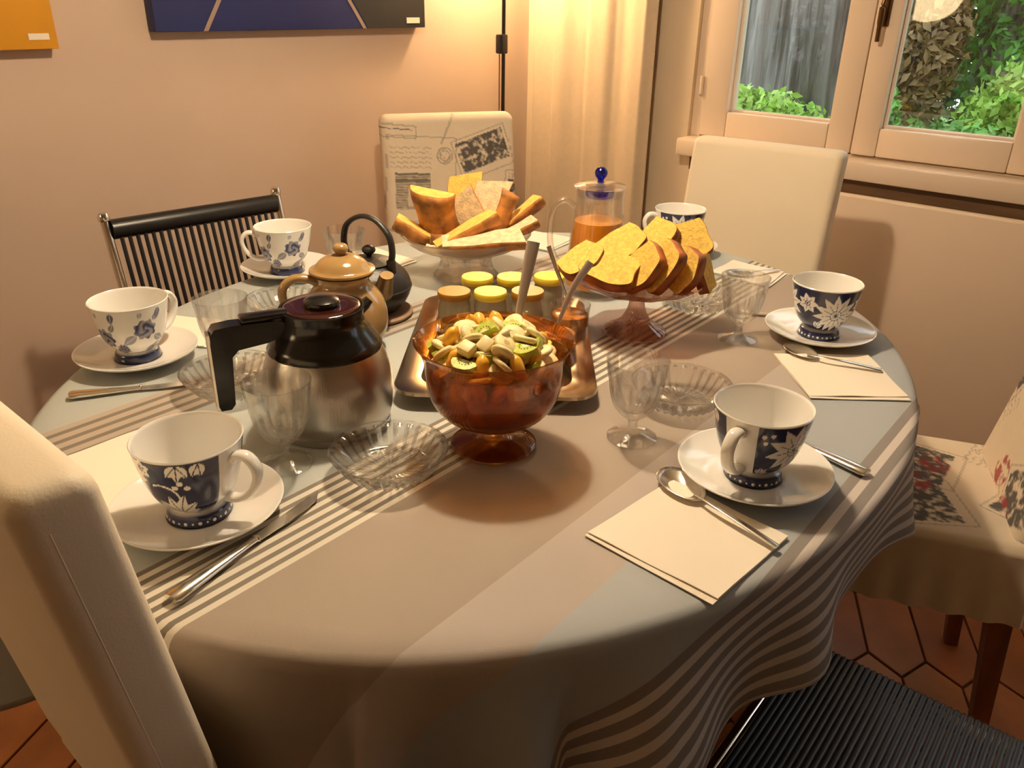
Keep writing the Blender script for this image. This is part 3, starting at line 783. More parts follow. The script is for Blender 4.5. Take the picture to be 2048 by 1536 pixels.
def parsons_chair(label, loc, rz, print_seed=None, lean=10, h_=0.52, group=None, red=False, w_=0.42, hem=0.40):
    t = thing('dining_chair', label, 'chair', loc, rz, group)
    printed = print_seed is not None
    yb = -0.17; z0 = 0.44
    if printed:
        me = back_slab(w_-0.035, h_, 0.06, z0, yb, radians(lean), 0.022, 130, 170, lambda x, z, y: news_print(-x, z, print_seed, red))
        mat = M['print']
    else:
        me = back_slab(w_, h_, 0.058, z0, yb, radians(lean), 0.016, 8, 14); mat = M['cream']
    mesh_obj('backrest', me, mat, t)
    # seat cushion, with hanging cover when printed
    nxy = 90 if printed else 8
    loops = []; par = []
    def sq(w2, d2, z, r):
        lp = rrect(w2, d2, r, 6); return lp
    zb = hem if printed else 0.375
    if printed:
        g = np.linspace(-1, 1, 141); V_ = []; F_ = []; pr = []
        # top grid
        for j in g:
            for i in g:
                x, y = i*w_/2, j*0.22+0.01
                e = max(abs(i), abs(j)); dz = 0.0 if e < 0.9 else -0.012*((e-0.9)/0.1)**2
                V_.append((x, y, 0.47+dz)); pr.append((x, y))
        n = len(g)
        for j in range(n-1):
            for i in range(n-1):
                k = j*n+i; F_.append((k, k+1, k+n+1, k+n))
        ringi = [i for i in range(n)]+[j*n+n-1 for j in range(1, n)]+[(n-1)*n+i for i in range(n-2, -1, -1)]+[j*n for j in range(n-2, 0, -1)]
        prev = ringi
        for q in range(1, 26):
            cur = []
            for idn, k in enumerate(ringi):
                x, y, z = V_[k]; f = q/25
                ox, oy = x/(w_/2), (y-0.01)/0.22
                wv = 0.004*f*sin(idn*0.35)
                cur.append(len(V_)); V_.append((x+0.006*f*ox+wv*(abs(ox) > .99)*ox, y+0.006*f*oy+wv*(abs(oy) > .99)*oy, z-f*(z-zb)))
                pr.append((x*(1+0.45*f*(abs(ox) > .99)), y*(1+0.45*f*(abs(oy) > .99))))
            m_ = len(cur)
            for a in range(m_):
                b_ = (a+1) % m_; F_.append((prev[a], cur[a], cur[b_], prev[b_]))
            prev = cur
        F_.append(tuple(prev))
        me = mk('seat', V_, F_, 50); p = np.array(pr); add_color(me, news_print(p[:, 0], p[:, 1]+0.1, print_seed+5, True))
        mesh_obj('seat', me, M['print'], t)
    else:
        mesh_obj('seat', box('seat', -w_/2, w_/2, -0.22, 0.23, zb, 0.47, 0.018, 4), M['cream'], t)
    if not printed:
        # piping seams down the sides of the back
        for sx in (-1, 1):
            pts = [(sx*(w_/2-0.0005), yb-0.040-z*math.tan(radians(lean)), z0+z) for z in np.linspace(0.02, h_-0.03, 12)]
            mesh_obj('seam', tube('seam', pts, 0.0009, 6), M['cream'], t)
    for sx in (-1, 1):
        for y in (-0.185, 0.195):
            x = sx*(w_/2-0.035); k = 0.0 if y > 0 else -0.04
            lo = [(x+a*0.013, y+k+b_*0.013, 0) for a, b_ in ((1, 1), (-1, 1), (-1, -1), (1, -1))]
            hi = [(x+a*0.02, y+b_*0.02, max(zb+0.01, 0.40)) for a, b_ in ((1, 1), (-1, 1), (-1, -1), (1, -1))]
            mesh_obj('leg', loft('leg', [lo, hi]), M['leg_wood'], t)
    return t

parsons_chair('cream upholstered chair in the left foreground, seen from behind', (0.400, 0.700, 0), radians(-90), lean=7.5, h_=0.535, w_=0.43)
parsons_chair('cream upholstered chair in front of the window', (1.612, 0.826, 0), radians(94.5), lean=9, h_=0.51, w_=0.365)
parsons_chair('chair in postcard print cover near the corner lamp', (1.534, 1.476, 0), radians(149.8), print_seed=0, lean=9, h_=0.515)
parsons_chair('chair in postcard print cover with red flowers, at the right edge', (1.435, 0.315, 0), radians(22.1), print_seed=3, lean=10, red=True, w_=0.375, hem=0.325)

def cord_chair(label, loc, rz, mat, w_=0.37, top=0.86):
    t = thing('cord_chair', label, 'chair', loc, rz)
    hw = w_/2; yb = -0.20; lean = 0.08
    # local: faces +y
    for s in (-1, 1):
        mesh_obj('back_post', tube('back_post', sm([(s*hw, yb-0.06, 0.0), (s*hw, yb, 0.44), (s*hw, yb-0.02, 0.60), (s*hw, yb-lean, top)], 6), 0.009, 10), M['chrome'], t)
        mesh_obj('post_cap', lathe('post_cap', [(0, -0.004), (0.011, -0.004), (0.012, 0.004), (0.008, 0.012), (0, 0.013)], 14), M['chrome'], t, (s*hw, yb-lean, top))
        mesh_obj('front_leg', tube('front_leg', sm([(s*hw, 0.235, 0.0), (s*hw, 0.225, 0.30), (s*hw, 0.218, 0.425)], 5), 0.009, 10), M['chrome'], t)
        mesh_obj('side_rail', tube('side_rail', [(s*hw, yb, 0.435), (s*hw, 0.21, 0.435)], 0.010, 10), M['chrome'], t)
    mesh_obj('front_rail', tube('front_rail', sm([(-hw, 0.20, 0.435), (-hw+0.02, 0.222, 0.435), (0, 0.226, 0.435), (hw-0.02, 0.222, 0.435), (hw, 0.20, 0.435)], 5), 0.010, 10), M['chrome'], t)
    mesh_obj('rear_rail', tube('rear_rail', [(-hw, yb, 0.49), (hw, yb, 0.49)], 0.008, 10), M['chrome'], t)
    mesh_obj('top_roll', tube('top_roll', [(-hw+0.008, yb-lean+0.003, top-0.022), (hw-0.008, yb-lean+0.003, top-0.022)], 0.020, 16), mat, t)
    n = 22
    cm = None
    L0 = Vector((0, yb+0.006, 0.49)); L1 = Vector((0, yb-lean+0.012, top-0.03))
    cm = tube('cord', [L0+Vector((0, -0.004, -0.006)), L0.lerp(L1, 0.35)+Vector((0, 0.0, 0)), L1], 0.0042, 6); cm.materials.append(mat)
    for k in range(n):
        x = -hw+0.022+(w_-0.044)*k/(n-1)
        mesh_obj('back_cord', cm, mat, t, (x, 0, 0))
    # seat cords run from side rail to side rail and wrap round them
    ns = 52
    wrap = [(-hw-0.001, 0, 0.421)]+[(-hw+0.014*cos(a), 0, 0.436+0.014*sin(a)) for a in np.linspace(1.2*pi, 0.55*pi, 6)]
    pts = wrap+[(0.0, 0, 0.446)]+[(-x, y, z) for x, y, z in wrap[::-1]]
    sc = tube('cord', pts, 0.0040, 6, upv=(0, 1, 0)); sc.materials.append(mat)
    for k in range(ns):
        y = yb+0.012+(0.40)*k/(ns-1)
        mesh_obj('seat_cord', sc, mat, t, (0, y, 0))
    return t
cord_chair('black cord chair with chrome posts against the beige wall', (0.812, 1.335, 0), radians(175), M['black_cord'], top=0.848)
cord_chair('blue black cord chair seat in the right foreground', (0.728, 0.030, 0), radians(2), M['blue_cord'], w_=0.40)

# ------------------------------------------------------------------ crockery
NAVY = np.array([0.016, 0.022, 0.075]); PORC = np.array([0.86, 0.84, 0.80])
def petal(u, v, cx, cy, a, ln, wd):
    dx, dy = u-cx, v-cy; p = dx*cos(a)+dy*sin(a); q = -dx*sin(a)+dy*cos(a)
    t = np.clip(p/ln, 0, 1)
    return (p > 0) & (p < ln) & (abs(q) < wd*np.sin(pi*t**0.75)*1.0)
def navy_pattern(th, z):
    th = (th+pi) % (2*pi)-pi; u = th*0.047
    dark = abs(th) > radians(20.6)
    white = np.zeros(len(th), bool); vein = np.zeros(len(th), bool)
    def flower(c, zc, n, r, wd, a0=0.0):
        nonlocal white, vein
        for k in range(n):
            a = a0+2*pi*k/n
            pt = petal(u, z, c, zc, a, r, wd); white |= pt
            dx, dy = u-c, z-zc; q = abs(-dx*sin(a)+dy*cos(a)); p = dx*cos(a)+dy*sin(a); vein |= pt & (q < 0.00045) & (p < r*0.6)
        d = np.hypot(u-c, z-zc); white |= d < r*0.22; vein |= abs(d-r*0.24) < 0.0005
    def leafy(c, zc, a0, spread, n, r, wd):
        nonlocal white, vein
        for k in range(n):
            a = a0+(k-(n-1)/2)*spread; pt = petal(u, z, c, zc, a, r*(1-0.12*abs(k-(n-1)/2)), wd); white |= pt
            dx, dy = u-c, z-zc; q = abs(-dx*sin(a)+dy*cos(a)); vein |= pt & (q < 0.0005)
    def dots(pts, r=0.0024):
        nonlocal white
        for c, zc in pts: white |= np.hypot(u-c, z-zc) < r
    R = 0.047
    c = radians(-72)*R
    leafy(c-0.004, 0.019, radians(70), 0.48, 5, 0.036, 0.0062); leafy(c-0.008, 0.020, radians(148), 0.4, 3, 0.030, 0.0058)
    dots([(c+0.006, 0.066), (c+0.012, 0.060), (c+0.001, 0.061)], 0.0029)
    leafy(c+0.006, 0.088, radians(-95), 0.55, 3, 0.020, 0.0048); leafy(c+0.024, 0.088, radians(-100), 0.5, 2, 0.017, 0.0048)
    arc_ = np.hypot(u-(c-0.014), z-0.046); white |= (abs(arc_-0.017) < 0.0011) & (u > c-0.022) & (z > 0.044)
    flower(c-0.030, 0.080, 6, 0.012, 0.0042, 0.3); flower(c-0.050, 0.044, 8, 0.016, 0.0045)
    c = radians(60)*R
    flower(c+0.010, 0.058, 10, 0.033, 0.0064, 0.2); dots([(c-0.026, 0.078), (c-0.024, 0.070), (c-0.018, 0.080)], 0.0024)
    leafy(c-0.022, 0.020, radians(75), 0.6, 4, 0.016, 0.0035); leafy(c+0.012, 0.018, radians(40), 0.6, 3, 0.018, 0.004)
    c = pi*R
    for cc in (c, -c):
        flower(cc, 0.050, 12, 0.036, 0.0060, 0.1); flower(cc-0.045, 0.066, 7, 0.017, 0.005); flower(cc+0.045, 0.066, 7, 0.017, 0.005)
        leafy(cc-0.03, 0.024, radians(60), 0.6, 3, 0.016, 0.004); leafy(cc+0.03, 0.024, radians(120), 0.6, 3, 0.016, 0.004)
    m = dark & (~white | vein)
    return m
def rose_pattern(th, z):
    th = th % (2*pi); u = th*0.047; W = 2*pi*0.047
    a = np.zeros(len(th))
    def each(f):
        for off in (-W, 0, W): f(u+off)
    def rose(c, zc, r):
        def f(uu):
            d = np.hypot(uu-c, z-zc); ang = np.arctan2(z-zc, uu-c)
            m = d < r*(0.90+0.10*np.cos(8*ang+c*50))
            sh = 0.55+0.45*np.cos(ang*2.0+d/r*9+np.sin(ang*3)); a[m] = np.maximum(a[m], 0.58+0.42*sh[m])
        each(f)
    def leaf(c, zc, an, ln, wd, s=0.7):
        def f(uu):
            m = petal(uu, z, c, zc, an, ln, wd); q = abs(-(uu-c)*sin(an)+(z-zc)*cos(an)); a[m] = np.maximum(a[m], np.where(q[m] < 0.0005, 0.3, s))
        each(f)
    rnd = random.Random(4)
    for k in range(5):
        c = W*(k+0.5)/5; zc = 0.058 if k % 2 else 0.046
        rose(c, zc, 0.0165)
        leaf(c+0.013, zc-0.013, radians(-30), 0.024, 0.0056); leaf(c-0.013, zc-0.008, radians(215), 0.025, 0.0066)
        leaf(c+0.012, zc+0.012, radians(60), 0.016, 0.004); leaf(c-0.004, 0.086, radians(250), 0.010, 0.003, 0.55)
        leaf(c+0.020, 0.088, radians(260), 0.018, 0.0042, 0.85); rose(c+0.024, 0.026 if k % 2 else 0.030, 0.008)
        leaf(c+0.004, 0.020, radians(15), 0.030, 0.0066, 0.75)
    return a
def cup_mesh(kind):
    outer = sm([(0.0, 0.0165), (0.022, 0.0165), (0.031, 0.022), (0.0405, 0.034), (0.0465, 0.050), (0.0505, 0.068), (0.0545, 0.0905)], 15)
    n = 480; rim = [(0.0549, 0.0915), (0.0540, 0.0925), (0.0528, 0.0915)]
    inner = sm([(0.0520, 0.089), (0.0478, 0.068), (0.0438, 0.050), (0.037, 0.034), (0.028, 0.0245), (0, 0.022)], 5)
    prof = outer+rim+inner
    me = lathe('cup_body', prof, n, angle=60)
    co = np.zeros(len(me.vertices)*3); me.vertices.foreach_get('co', co); co = co.reshape(-1, 3)
    r = np.hypot(co[:, 0], co[:, 1]); th = np.arctan2(co[:, 1], co[:, 0]); nout = 1+(len(outer)-1)*n
    cols = np.ones((len(co), 3))*PORC
    sel = np.zeros(len(co), bool); sel[:nout] = True; sel &= (co[:, 2] > 0.0172) & (co[:, 2] < 0.0902)
    if kind == 'navy':
        m = navy_pattern(th, co[:, 2]) & sel; cols[m] = NAVY
    else:
        a = rose_pattern(th, co[:, 2])*sel; B = np.array([0.026, 0.036, 0.14]); cols = cols*(1-a[:, None])+B*a[:, None]
    add_color(me, cols); me.materials.append(M['navy_foot'])
    # foot ring
    n2 = 240; fm = lathe('foot', [(0.0, 0.0), (0.0305, 0.0), (0.0325, 0.002), (0.0325, 0.005), (0.032, 0.008), (0.0312, 0.011), (0.030, 0.0135), (0.026, 0.0165), (0.0, 0.0168)], n2, angle=60)
    co = np.zeros(len(fm.vertices)*3); fm.vertices.foreach_get('co', co); co = co.reshape(-1, 3)
    cols = np.ones((len(co), 3))*NAVY; th = np.arctan2(co[:, 1], co[:, 0])
    cols[co[:, 2] > 0.0150] = PORC
    add_color(fm, cols); fm.materials.append(M['navy_foot'])
    dots = None
    if kind == 'navy':
        bm = bmesh.new()
        for k in range(28):
            a = 2*pi*k/28; rr = 0.0021 if k % 2 == 0 else 0.0013
            g = bmesh.ops.create_uvsphere(bm, u_segments=8, v_segments=5, radius=rr)
            bmesh.ops.transform(bm, matrix=Matrix.Translation((0.0322*cos(a), 0.0322*sin(a), 0.0065)) @ Matrix.Rotation(a, 4, 'Z') @ Matrix.Diagonal((0.35, 1, 1, 1)), verts=g['verts'])
        dots = from_bm('dotted_border', bm, 180); dots.materials.append(M['porcelain'])
    hp = sm([(0.0525, 0, 0.0755), (0.059, 0, 0.0815), (0.070, 0, 0.080), (0.0780, 0, 0.068), (0.0755, 0, 0.052), (0.066, 0, 0.038), (0.053, 0, 0.030), (0.0395, 0, 0.0285)], 6)
    hm = tube('handle', hp, [0.0042+0.001*abs(i/(len(hp)-1)-0.5) for i in range(len(hp))], 12, flat=1.55, upv=(0, 0, 1)) if False else tube('handle', hp, 0.0062, 12, flat=0.62, upv=(0, 1, 0))
    hm = tube('handle', hp, 0.0044, 12, flat=1.75, upv=(0, 1, 0)); hm.materials.append(M['porcelain'])
    return me, fm, dots, hm
CUPS = {'navy': cup_mesh('navy'), 'rose': cup_mesh('rose')}
sp_ = sm([(0.0, 0.004), (0.030, 0.004), (0.034, 0.0062), (0.055, 0.010), (0.075, 0.0165), (0.086, 0.0215)], 5)
SAUCER = lathe('saucer', [(0, 0.0), (0.032, 0.0), (0.036, 0.0035), (0.055, 0.0065), (0.075, 0.013), (0.0868, 0.0195), (0.0872, 0.0212)]+sp_[::-1], 96, angle=60); SAUCER.materials.append(M['porcelain'])
def cup_set(kind, x, y, ha, clabel, slabel):
    s = mesh_obj('saucer', SAUCER, M['porcelain'], None, (x, y, Z0+0.0002)); tag(s, slabel, 'saucer', 'saucers on the table')
    t = thing('tea_cup', clabel, 'cup', (x, y, Z0+0.0047), ha, 'footed tea cups')
    b_, f, d, h = CUPS[kind]
    mesh_obj('cup_body', b_, None, t); mesh_obj('foot', f, None, t)
    if d: mesh_obj('dotted_border', d, None, t)
    mesh_obj('handle', h, None, t)
cup_set('navy', 0.322, 0.712, radians(-66), 'navy and white leaf patterned cup nearest the foreground chair', 'white saucer under the navy cup in the left foreground')
cup_set('navy', 0.790, 0.315, radians(180), 'navy and white flowered cup at the front right, handle towards viewer', 'white saucer under the front right navy cup')
cup_set('navy', 1.272, 0.437, radians(45), 'navy cup with a large white bloom at the right table edge', 'white saucer at the right table edge')
cup_set('rose', 0.470, 1.150, radians(14), 'white cup with blue roses at the left table edge', 'white saucer under the left blue rose cup')
cup_set('rose', 0.866, 1.345, radians(147), 'white cup with blue roses beside the stoneware pot, farther back', 'white saucer under the farther blue rose cup')
cup_set('navy', 1.545, 0.870, radians(140), 'navy rimmed cup partly hidden behind the sliced cake', 'white saucer half hidden behind the cake stand')

# ---- glassware
def goblet_meshes():
    nf = 10
    def mod_o(t, i, r, z):
        if 0.034 < z < 0.088:
            a = abs(cos(nf/2*t)); k = min(1, (z-0.034)/0.008, (0.088-z)/0.006); return r*(1-0.075*k*(1-a)), z
        if z < 0.008 and r > 0.02: return r*(1+0.012*cos(nf*t)), z
        return r, z
    outer = sm([(0.0060, 0.018), (0.0075, 0.028), (0.018, 0.036), (0.028, 0.050), (0.0335, 0.070), (0.0355, 0.086), (0.0385, 0.1085)], 6)
    inner = sm([(0.0372, 0.1085), (0.0338, 0.086), (0.0312, 0.070), (0.0255, 0.052), (0.015, 0.041), (0, 0.038)], 5)
    foot = [(0.0, 0.0012), (0.029, 0.0), (0.0315, 0.0012), (0.0318, 0.003), (0.026, 0.0055), (0.012, 0.0095), (0.0068, 0.0135)]
    return lathe('goblet', foot+outer+inner, 80, mod_o, angle=28)
GOB = goblet_meshes(); GOB.materials.append(M['glass'])
for (x, y, lab, rz) in ((0.444, 0.735, 'clear fluted wine goblet in front of the steel coffee carafe', 0.1), (0.548, 1.030, 'clear fluted wine goblet left of the coffee carafe, behind its handle', 0.3),
                    (0.905, 1.205, 'clear goblet behind the cast iron teapot handle', 0.2), (1.170, 0.530, 'clear fluted goblet beside the right navy cup', 0.5),
                    (0.775, 0.472, 'clear fluted goblet in front of the pink cake stand', 0.0)):
    tag(mesh_obj('wine_goblet', GOB, None, None, (x, y, Z0), rz), lab, 'goblet', 'fluted glass goblets')

def dish_mesh():
    nr = 28
    def mod(t, i, r, z):
        if i in lo: k = abs(((t*nr/(2*pi)) % 1)-0.5)*2; return r*(1-0.05*k)-0.0005, z+0.0016*k
        if z < 0.0049 and 0.008 < r < 0.05: return r, z+0.0013*abs(((t*nr/(2*pi)) % 1)-0.5)*2
        return r, z
    outer = sm([(0.012, 0.0), (0.044, 0.0005), (0.054, 0.008), (0.062, 0.018), (0.068, 0.029)], 4)
    inner = sm([(0.0665, 0.0305), (0.059, 0.019), (0.050, 0.010), (0.042, 0.0055), (0.0, 0.0045)], 4)
    prof = [(0.0, 0.0012)]+outer+[(0.0688, 0.0308)]+inner
    lo = set(range(2, 2+len(outer)-3))
    return lathe('dish', prof, nr*8, mod, angle=22)
DISH = dish_mesh(); DISH.materials.append(M['cut_glass'])
for (x, y, lab) in ((0.517, 0.635, 'cut glass dish in front of the coffee carafe'), (0.905, 0.480, 'cut glass dish behind the front right goblet'),
                    (1.262, 0.660, 'cut glass dish right of the pink cake stand foot'), (0.512, 0.960, 'cut glass dish behind the carafe handle'),
                    (0.735, 1.155, 'cut glass dish behind the stoneware pot handle')):
    tag(mesh_obj('glass_dish', DISH, None, None, (x, y, Z0)), lab, 'dish', 'cut glass dishes')

# ---- coffee carafe
def build_carafe():
    ha = radians(158)
    t = thing('coffee_carafe', 'brushed steel thermos carafe with black lid and handle', 'carafe', (0.548, 0.785, Z0), ha)
    t.scale = (1, 1, 0.885)
    body = sm([(0.0755, 0.012), (0.0795, 0.030), (0.0805, 0.055), (0.0795, 0.080), (0.0745, 0.103), (0.0675, 0.121)], 6)
    mesh_obj('base', lathe('base', [(0, 0), (0.0735, 0), (0.0755, 0.002), (0.0768, 0.0118), (0, 0.0118)], 72), M['steel'], t)
    mesh_obj('body', lathe('body', [(0, 0.012)]+body+[(0, 0.121)], 80, angle=50), M['steel'], t)
    col = mesh_obj('collar', lathe('collar', [(0, 0.119), (0.0700, 0.119), (0.0706, 0.122), (0.0655, 0.132), (0.0560, 0.146), (0.0505, 0.157), (0.0495, 0.169), (0.0515, 0.175), (0.0515, 0.178), (0.048, 0.1785), (0.047, 0.175), (0, 0.175)], 80, angle=40), M['black_plastic'], t)
    # spout lip opposite the handle
    mesh_obj('spout', tube('spout', [(-0.046, 0, 0.166), (-0.054, 0, 0.172), (-0.060, 0, 0.178)], [0.014, 0.012, 0.009], 14, flat=0.55), M['black_plastic'], col)
    lid = mesh_obj('lid', lathe('lid', [(0, 0.174), (0.0465, 0.174), (0.0465, 0.1785), (0.044, 0.1800), (0.030, 0.1795), (0.024, 0.179), (0, 0.179)], 64), pbr('dark_red_black_lid', (0.035, 0.007, 0.005), 0.08, coat=0.5), t)
    mesh_obj('lid_button', lathe('lid_button', [(0.0, 0.178), (0.021, 0.178), (0.0225, 0.182), (0.021, 0.187), (0.014, 0.1905), (0, 0.192)], 40), M['black_plastic'], lid)
    # handle: arm and grip, +x local
    arm = [(0.045, 0.166), (0.062, 0.170), (0.108, 0.172), (0.128, 0.170), (0.133, 0.162), (0.1345, 0.150), (0.135, 0.060), (0.133, 0.053), (0.121, 0.053), (0.116, 0.060), (0.112, 0.128), (0.104, 0.137), (0.070, 0.141), (0.050, 0.147)]
    def ext(nm, prof, y0, y1, mat):
        me = loft(nm, [[(x, y0, z) for x, z in prof], [(x, y0+0.002, z) for x, z in prof], [(x, y1-0.002, z) for x, z in prof], [(x, y1, z) for x, z in prof]], angle=30)
        bm = bmesh.new(); bm.from_mesh(me); bmesh.ops.recalc_face_normals(bm, faces=bm.faces); bm.to_mesh(me); bm.free()
        return mesh_obj(nm, me, mat, t)
    hd = ext('handle', arm, -0.0115, 0.0115, M['black_plastic'])
    strip = mesh_obj('steel_strip', loft('steel_strip', [[(0.1340, -0.010, z), (0.1340, 0.010, z), (0.1372, 0.008, z), (0.1372, -0.008, z)] for z in (0.054, 0.100, 0.162)], angle=30), M['steel'], hd)
    mesh_obj('thumb_lever', box('thumb_lever', 0.040, 0.098, -0.011, 0.011, 0.1715, 0.1800, 0.003), M['black_plastic'], hd)
build_carafe()

# ---- stoneware pot
def build_pot():
    t = thing('stoneware_pot', 'ochre glazed stoneware pot with domed lid and loop handle', 'pot', (0.714, 0.962, Z0), radians(146))
    t.scale = (1, 1, 0.95)
    body = sm([(0.040, 0.0), (0.052, 0.010), (0.0625, 0.035), (0.0645, 0.060), (0.0590, 0.085), (0.0480, 0.102), (0.0410, 0.111), (0.0395, 0.118), (0.043, 0.126), (0.047, 0.129)], 6)
    mesh_obj('body', lathe('body', [(0, 0.0)]+body+[(0.0445, 0.1295), (0.036, 0.124), (0.036, 0.112), (0.0, 0.11)], 72, angle=60), M['stoneware'], t)
    lid = mesh_obj('lid', lathe('lid', [(0, 0.1265), (0.036, 0.1265), (0.0465, 0.1305), (0.0495, 0.1330), (0.0490, 0.1355)]+sm([(0.044, 0.137), (0.041, 0.1395), (0.033, 0.149), (0.020, 0.1565), (0.009, 0.1585)], 4)+[(0, 0.1585)], 72, angle=60), M['stoneware'], t)
    mesh_obj('knob', lathe('knob', sm([(0.007, 0.156), (0.0075, 0.160), (0.0115, 0.166), (0.0105, 0.172), (0.0065, 0.1755)], 4)+[(0, 0.1758)], 32, angle=80), M['stoneware'], lid)
    hp = sm([(0.034, 0, 0.112), (0.052, 0, 0.122), (0.072, 0, 0.123), (0.088, 0, 0.110), (0.090, 0, 0.088), (0.080, 0, 0.062), (0.058, 0, 0.042)], 6)
    mesh_obj('handle', tube('handle', hp, 0.0068, 12, flat=1.25, upv=(0, 1, 0)), M['stoneware'], t)
build_pot()

# ---- iron teapot on its trivet
def build_iron():
    x, y = 0.838, 1.052
    tv = mesh_obj('trivet', lathe('trivet', [(0, 0), (0.066, 0), (0.070, 0.003), (0.070, 0.006), (0.066, 0.009), (0.05, 0.008), (0, 0.008)], 56), M['trivet'], None, (x, y, Z0)); tag(tv, 'brown round trivet under the cast iron teapot', 'trivet')
    t = thing('iron_teapot', 'black cast iron teapot with tall hoop handle', 'teapot', (x, y, Z0+0.0085), radians(-112))
    t.scale = (1.18, 1.18, 1.0)
    body = sm([(0.032, 0.0), (0.042, 0.006), (0.055, 0.026), (0.0585, 0.045), (0.052, 0.066), (0.038, 0.080), (0.031, 0.084)], 6)
    def mod(tt, i, r, z): return (r*(1-0.012*abs(cos(6*tt))) if 0.01 < z < 0.075 else r), z
    mesh_obj('body', lathe('body', [(0, 0)]+body+[(0, 0.084)], 96, mod, angle=40), M['iron'], t)
    mesh_obj('seam', lathe('seam', [(0.0578, 0.0405), (0.0594, 0.042), (0.0594, 0.044), (0.0580, 0.0455)], 64), M['iron'], t)
    lid = mesh_obj('lid', lathe('lid', [(0, 0.082), (0.034, 0.083), (0.0345, 0.086), (0.024, 0.091), (0.008, 0.094), (0, 0.094)], 48), M['iron'], t)
    mesh_obj('knob', lathe('knob', sm([(0.004, 0.092), (0.0045, 0.097), (0.0095, 0.103), (0.0085, 0.110), (0.003, 0.1135)], 4)+[(0, 0.1137)], 24, angle=80), M['iron'], lid)
    mesh_obj('spout', tube('spout', sm([(0.040, 0, 0.040), (0.056, 0, 0.050), (0.066, 0, 0.068), (0.078, 0, 0.088)], 5), [0.017-0.0005*i for i in range(16)], 16, flat=0.9), M['iron_spout'], t)
    for s in (-1, 1):
        mesh_obj('lug', box('lug', s*0.040-0.006, s*0.040+0.006, -0.005, 0.005, 0.070, 0.096, 0.003), M['iron'], t, rz=radians(32))
    hp = sm([(-0.040, 0, 0.090), (-0.046, 0, 0.112), (-0.038, 0, 0.142), (-0.012, 0, 0.160), (0.016, 0, 0.158), (0.038, 0, 0.136), (0.043, 0, 0.110), (0.040, 0, 0.090)], 6)
    mesh_obj('hoop_handle', tube('hoop_handle', hp, 0.0042, 10, flat=1.3, upv=(0, 1, 0)), M['iron'], t, rz=radians(32))
build_iron()

# ---- bread stand with bread
VR, VU, VA = Vector((0.656, -0.755, 0)), Vector((0, 0, 1)), Vector((0.755, 0.656, 0))   # across the table, up, towards the corner
def axes(xd, zd):
    """rotation whose X runs along xd and Z points near zd, both given as (across, away, up)."""
    f = lambda v: (VR*v[0]+VA*v[1]+VU*v[2]).normalized()
    X = f(xd); Z = f(zd); Y = Z.cross(X).normalized(); Z = X.cross(Y)
    return Matrix((X, Y, Z)).transposed().to_euler()
def bread_piece(label, loc, rot, ln, wd, hg, crumb, group='cut bread on the glass stand'):
    """half a loaf cut across: rounded crust shell, crumb on the cut faces."""
    t = thing('bread_piece', label, 'bread', loc, 0, group); t.rotation_euler = rot
    n = 14; prof = [(wd*cos(a), hg*sin(a)) for a in np.linspace(0, pi, n)]
    V, Fa = [], []; segs = 7; rs = random.Random(int(ln*1e4+wd*1e5)); ph = rs.uniform(0, 6)
    for i in range(segs+1):
        s = i/segs; x = -ln/2+ln*s; k = 1-0.16*(1-s)
        for (y, z) in prof: V.append((x+0.25*y*(1 if i == segs else 0.4), y*k+0.002*sin(9*s+y*60+ph), z*k+0.0015*sin(13*s+y*90+ph)*(z > 0.004)))
    for i in range(segs):
        for k in range(n-1):
            a = i*n+k; Fa.append((a, a+1, a+n+1, a+n))
    o = mesh_obj('crust', mk('crust', V, Fa, 70), M['crust'], t)
    md = o.modifiers.new('thickness', 'SOLIDIFY'); md.thickness = 0.0022; md.offset = -1
    loops = [[(v[0]*1.006, v[1]*0.97, v[2]*0.97-0.0006) for v in V[i*n:(i+1)*n]] for i in range(segs+1)]
    mesh_obj('crumb', loft('crumb', loops, angle=40), crumb, t)
    return t

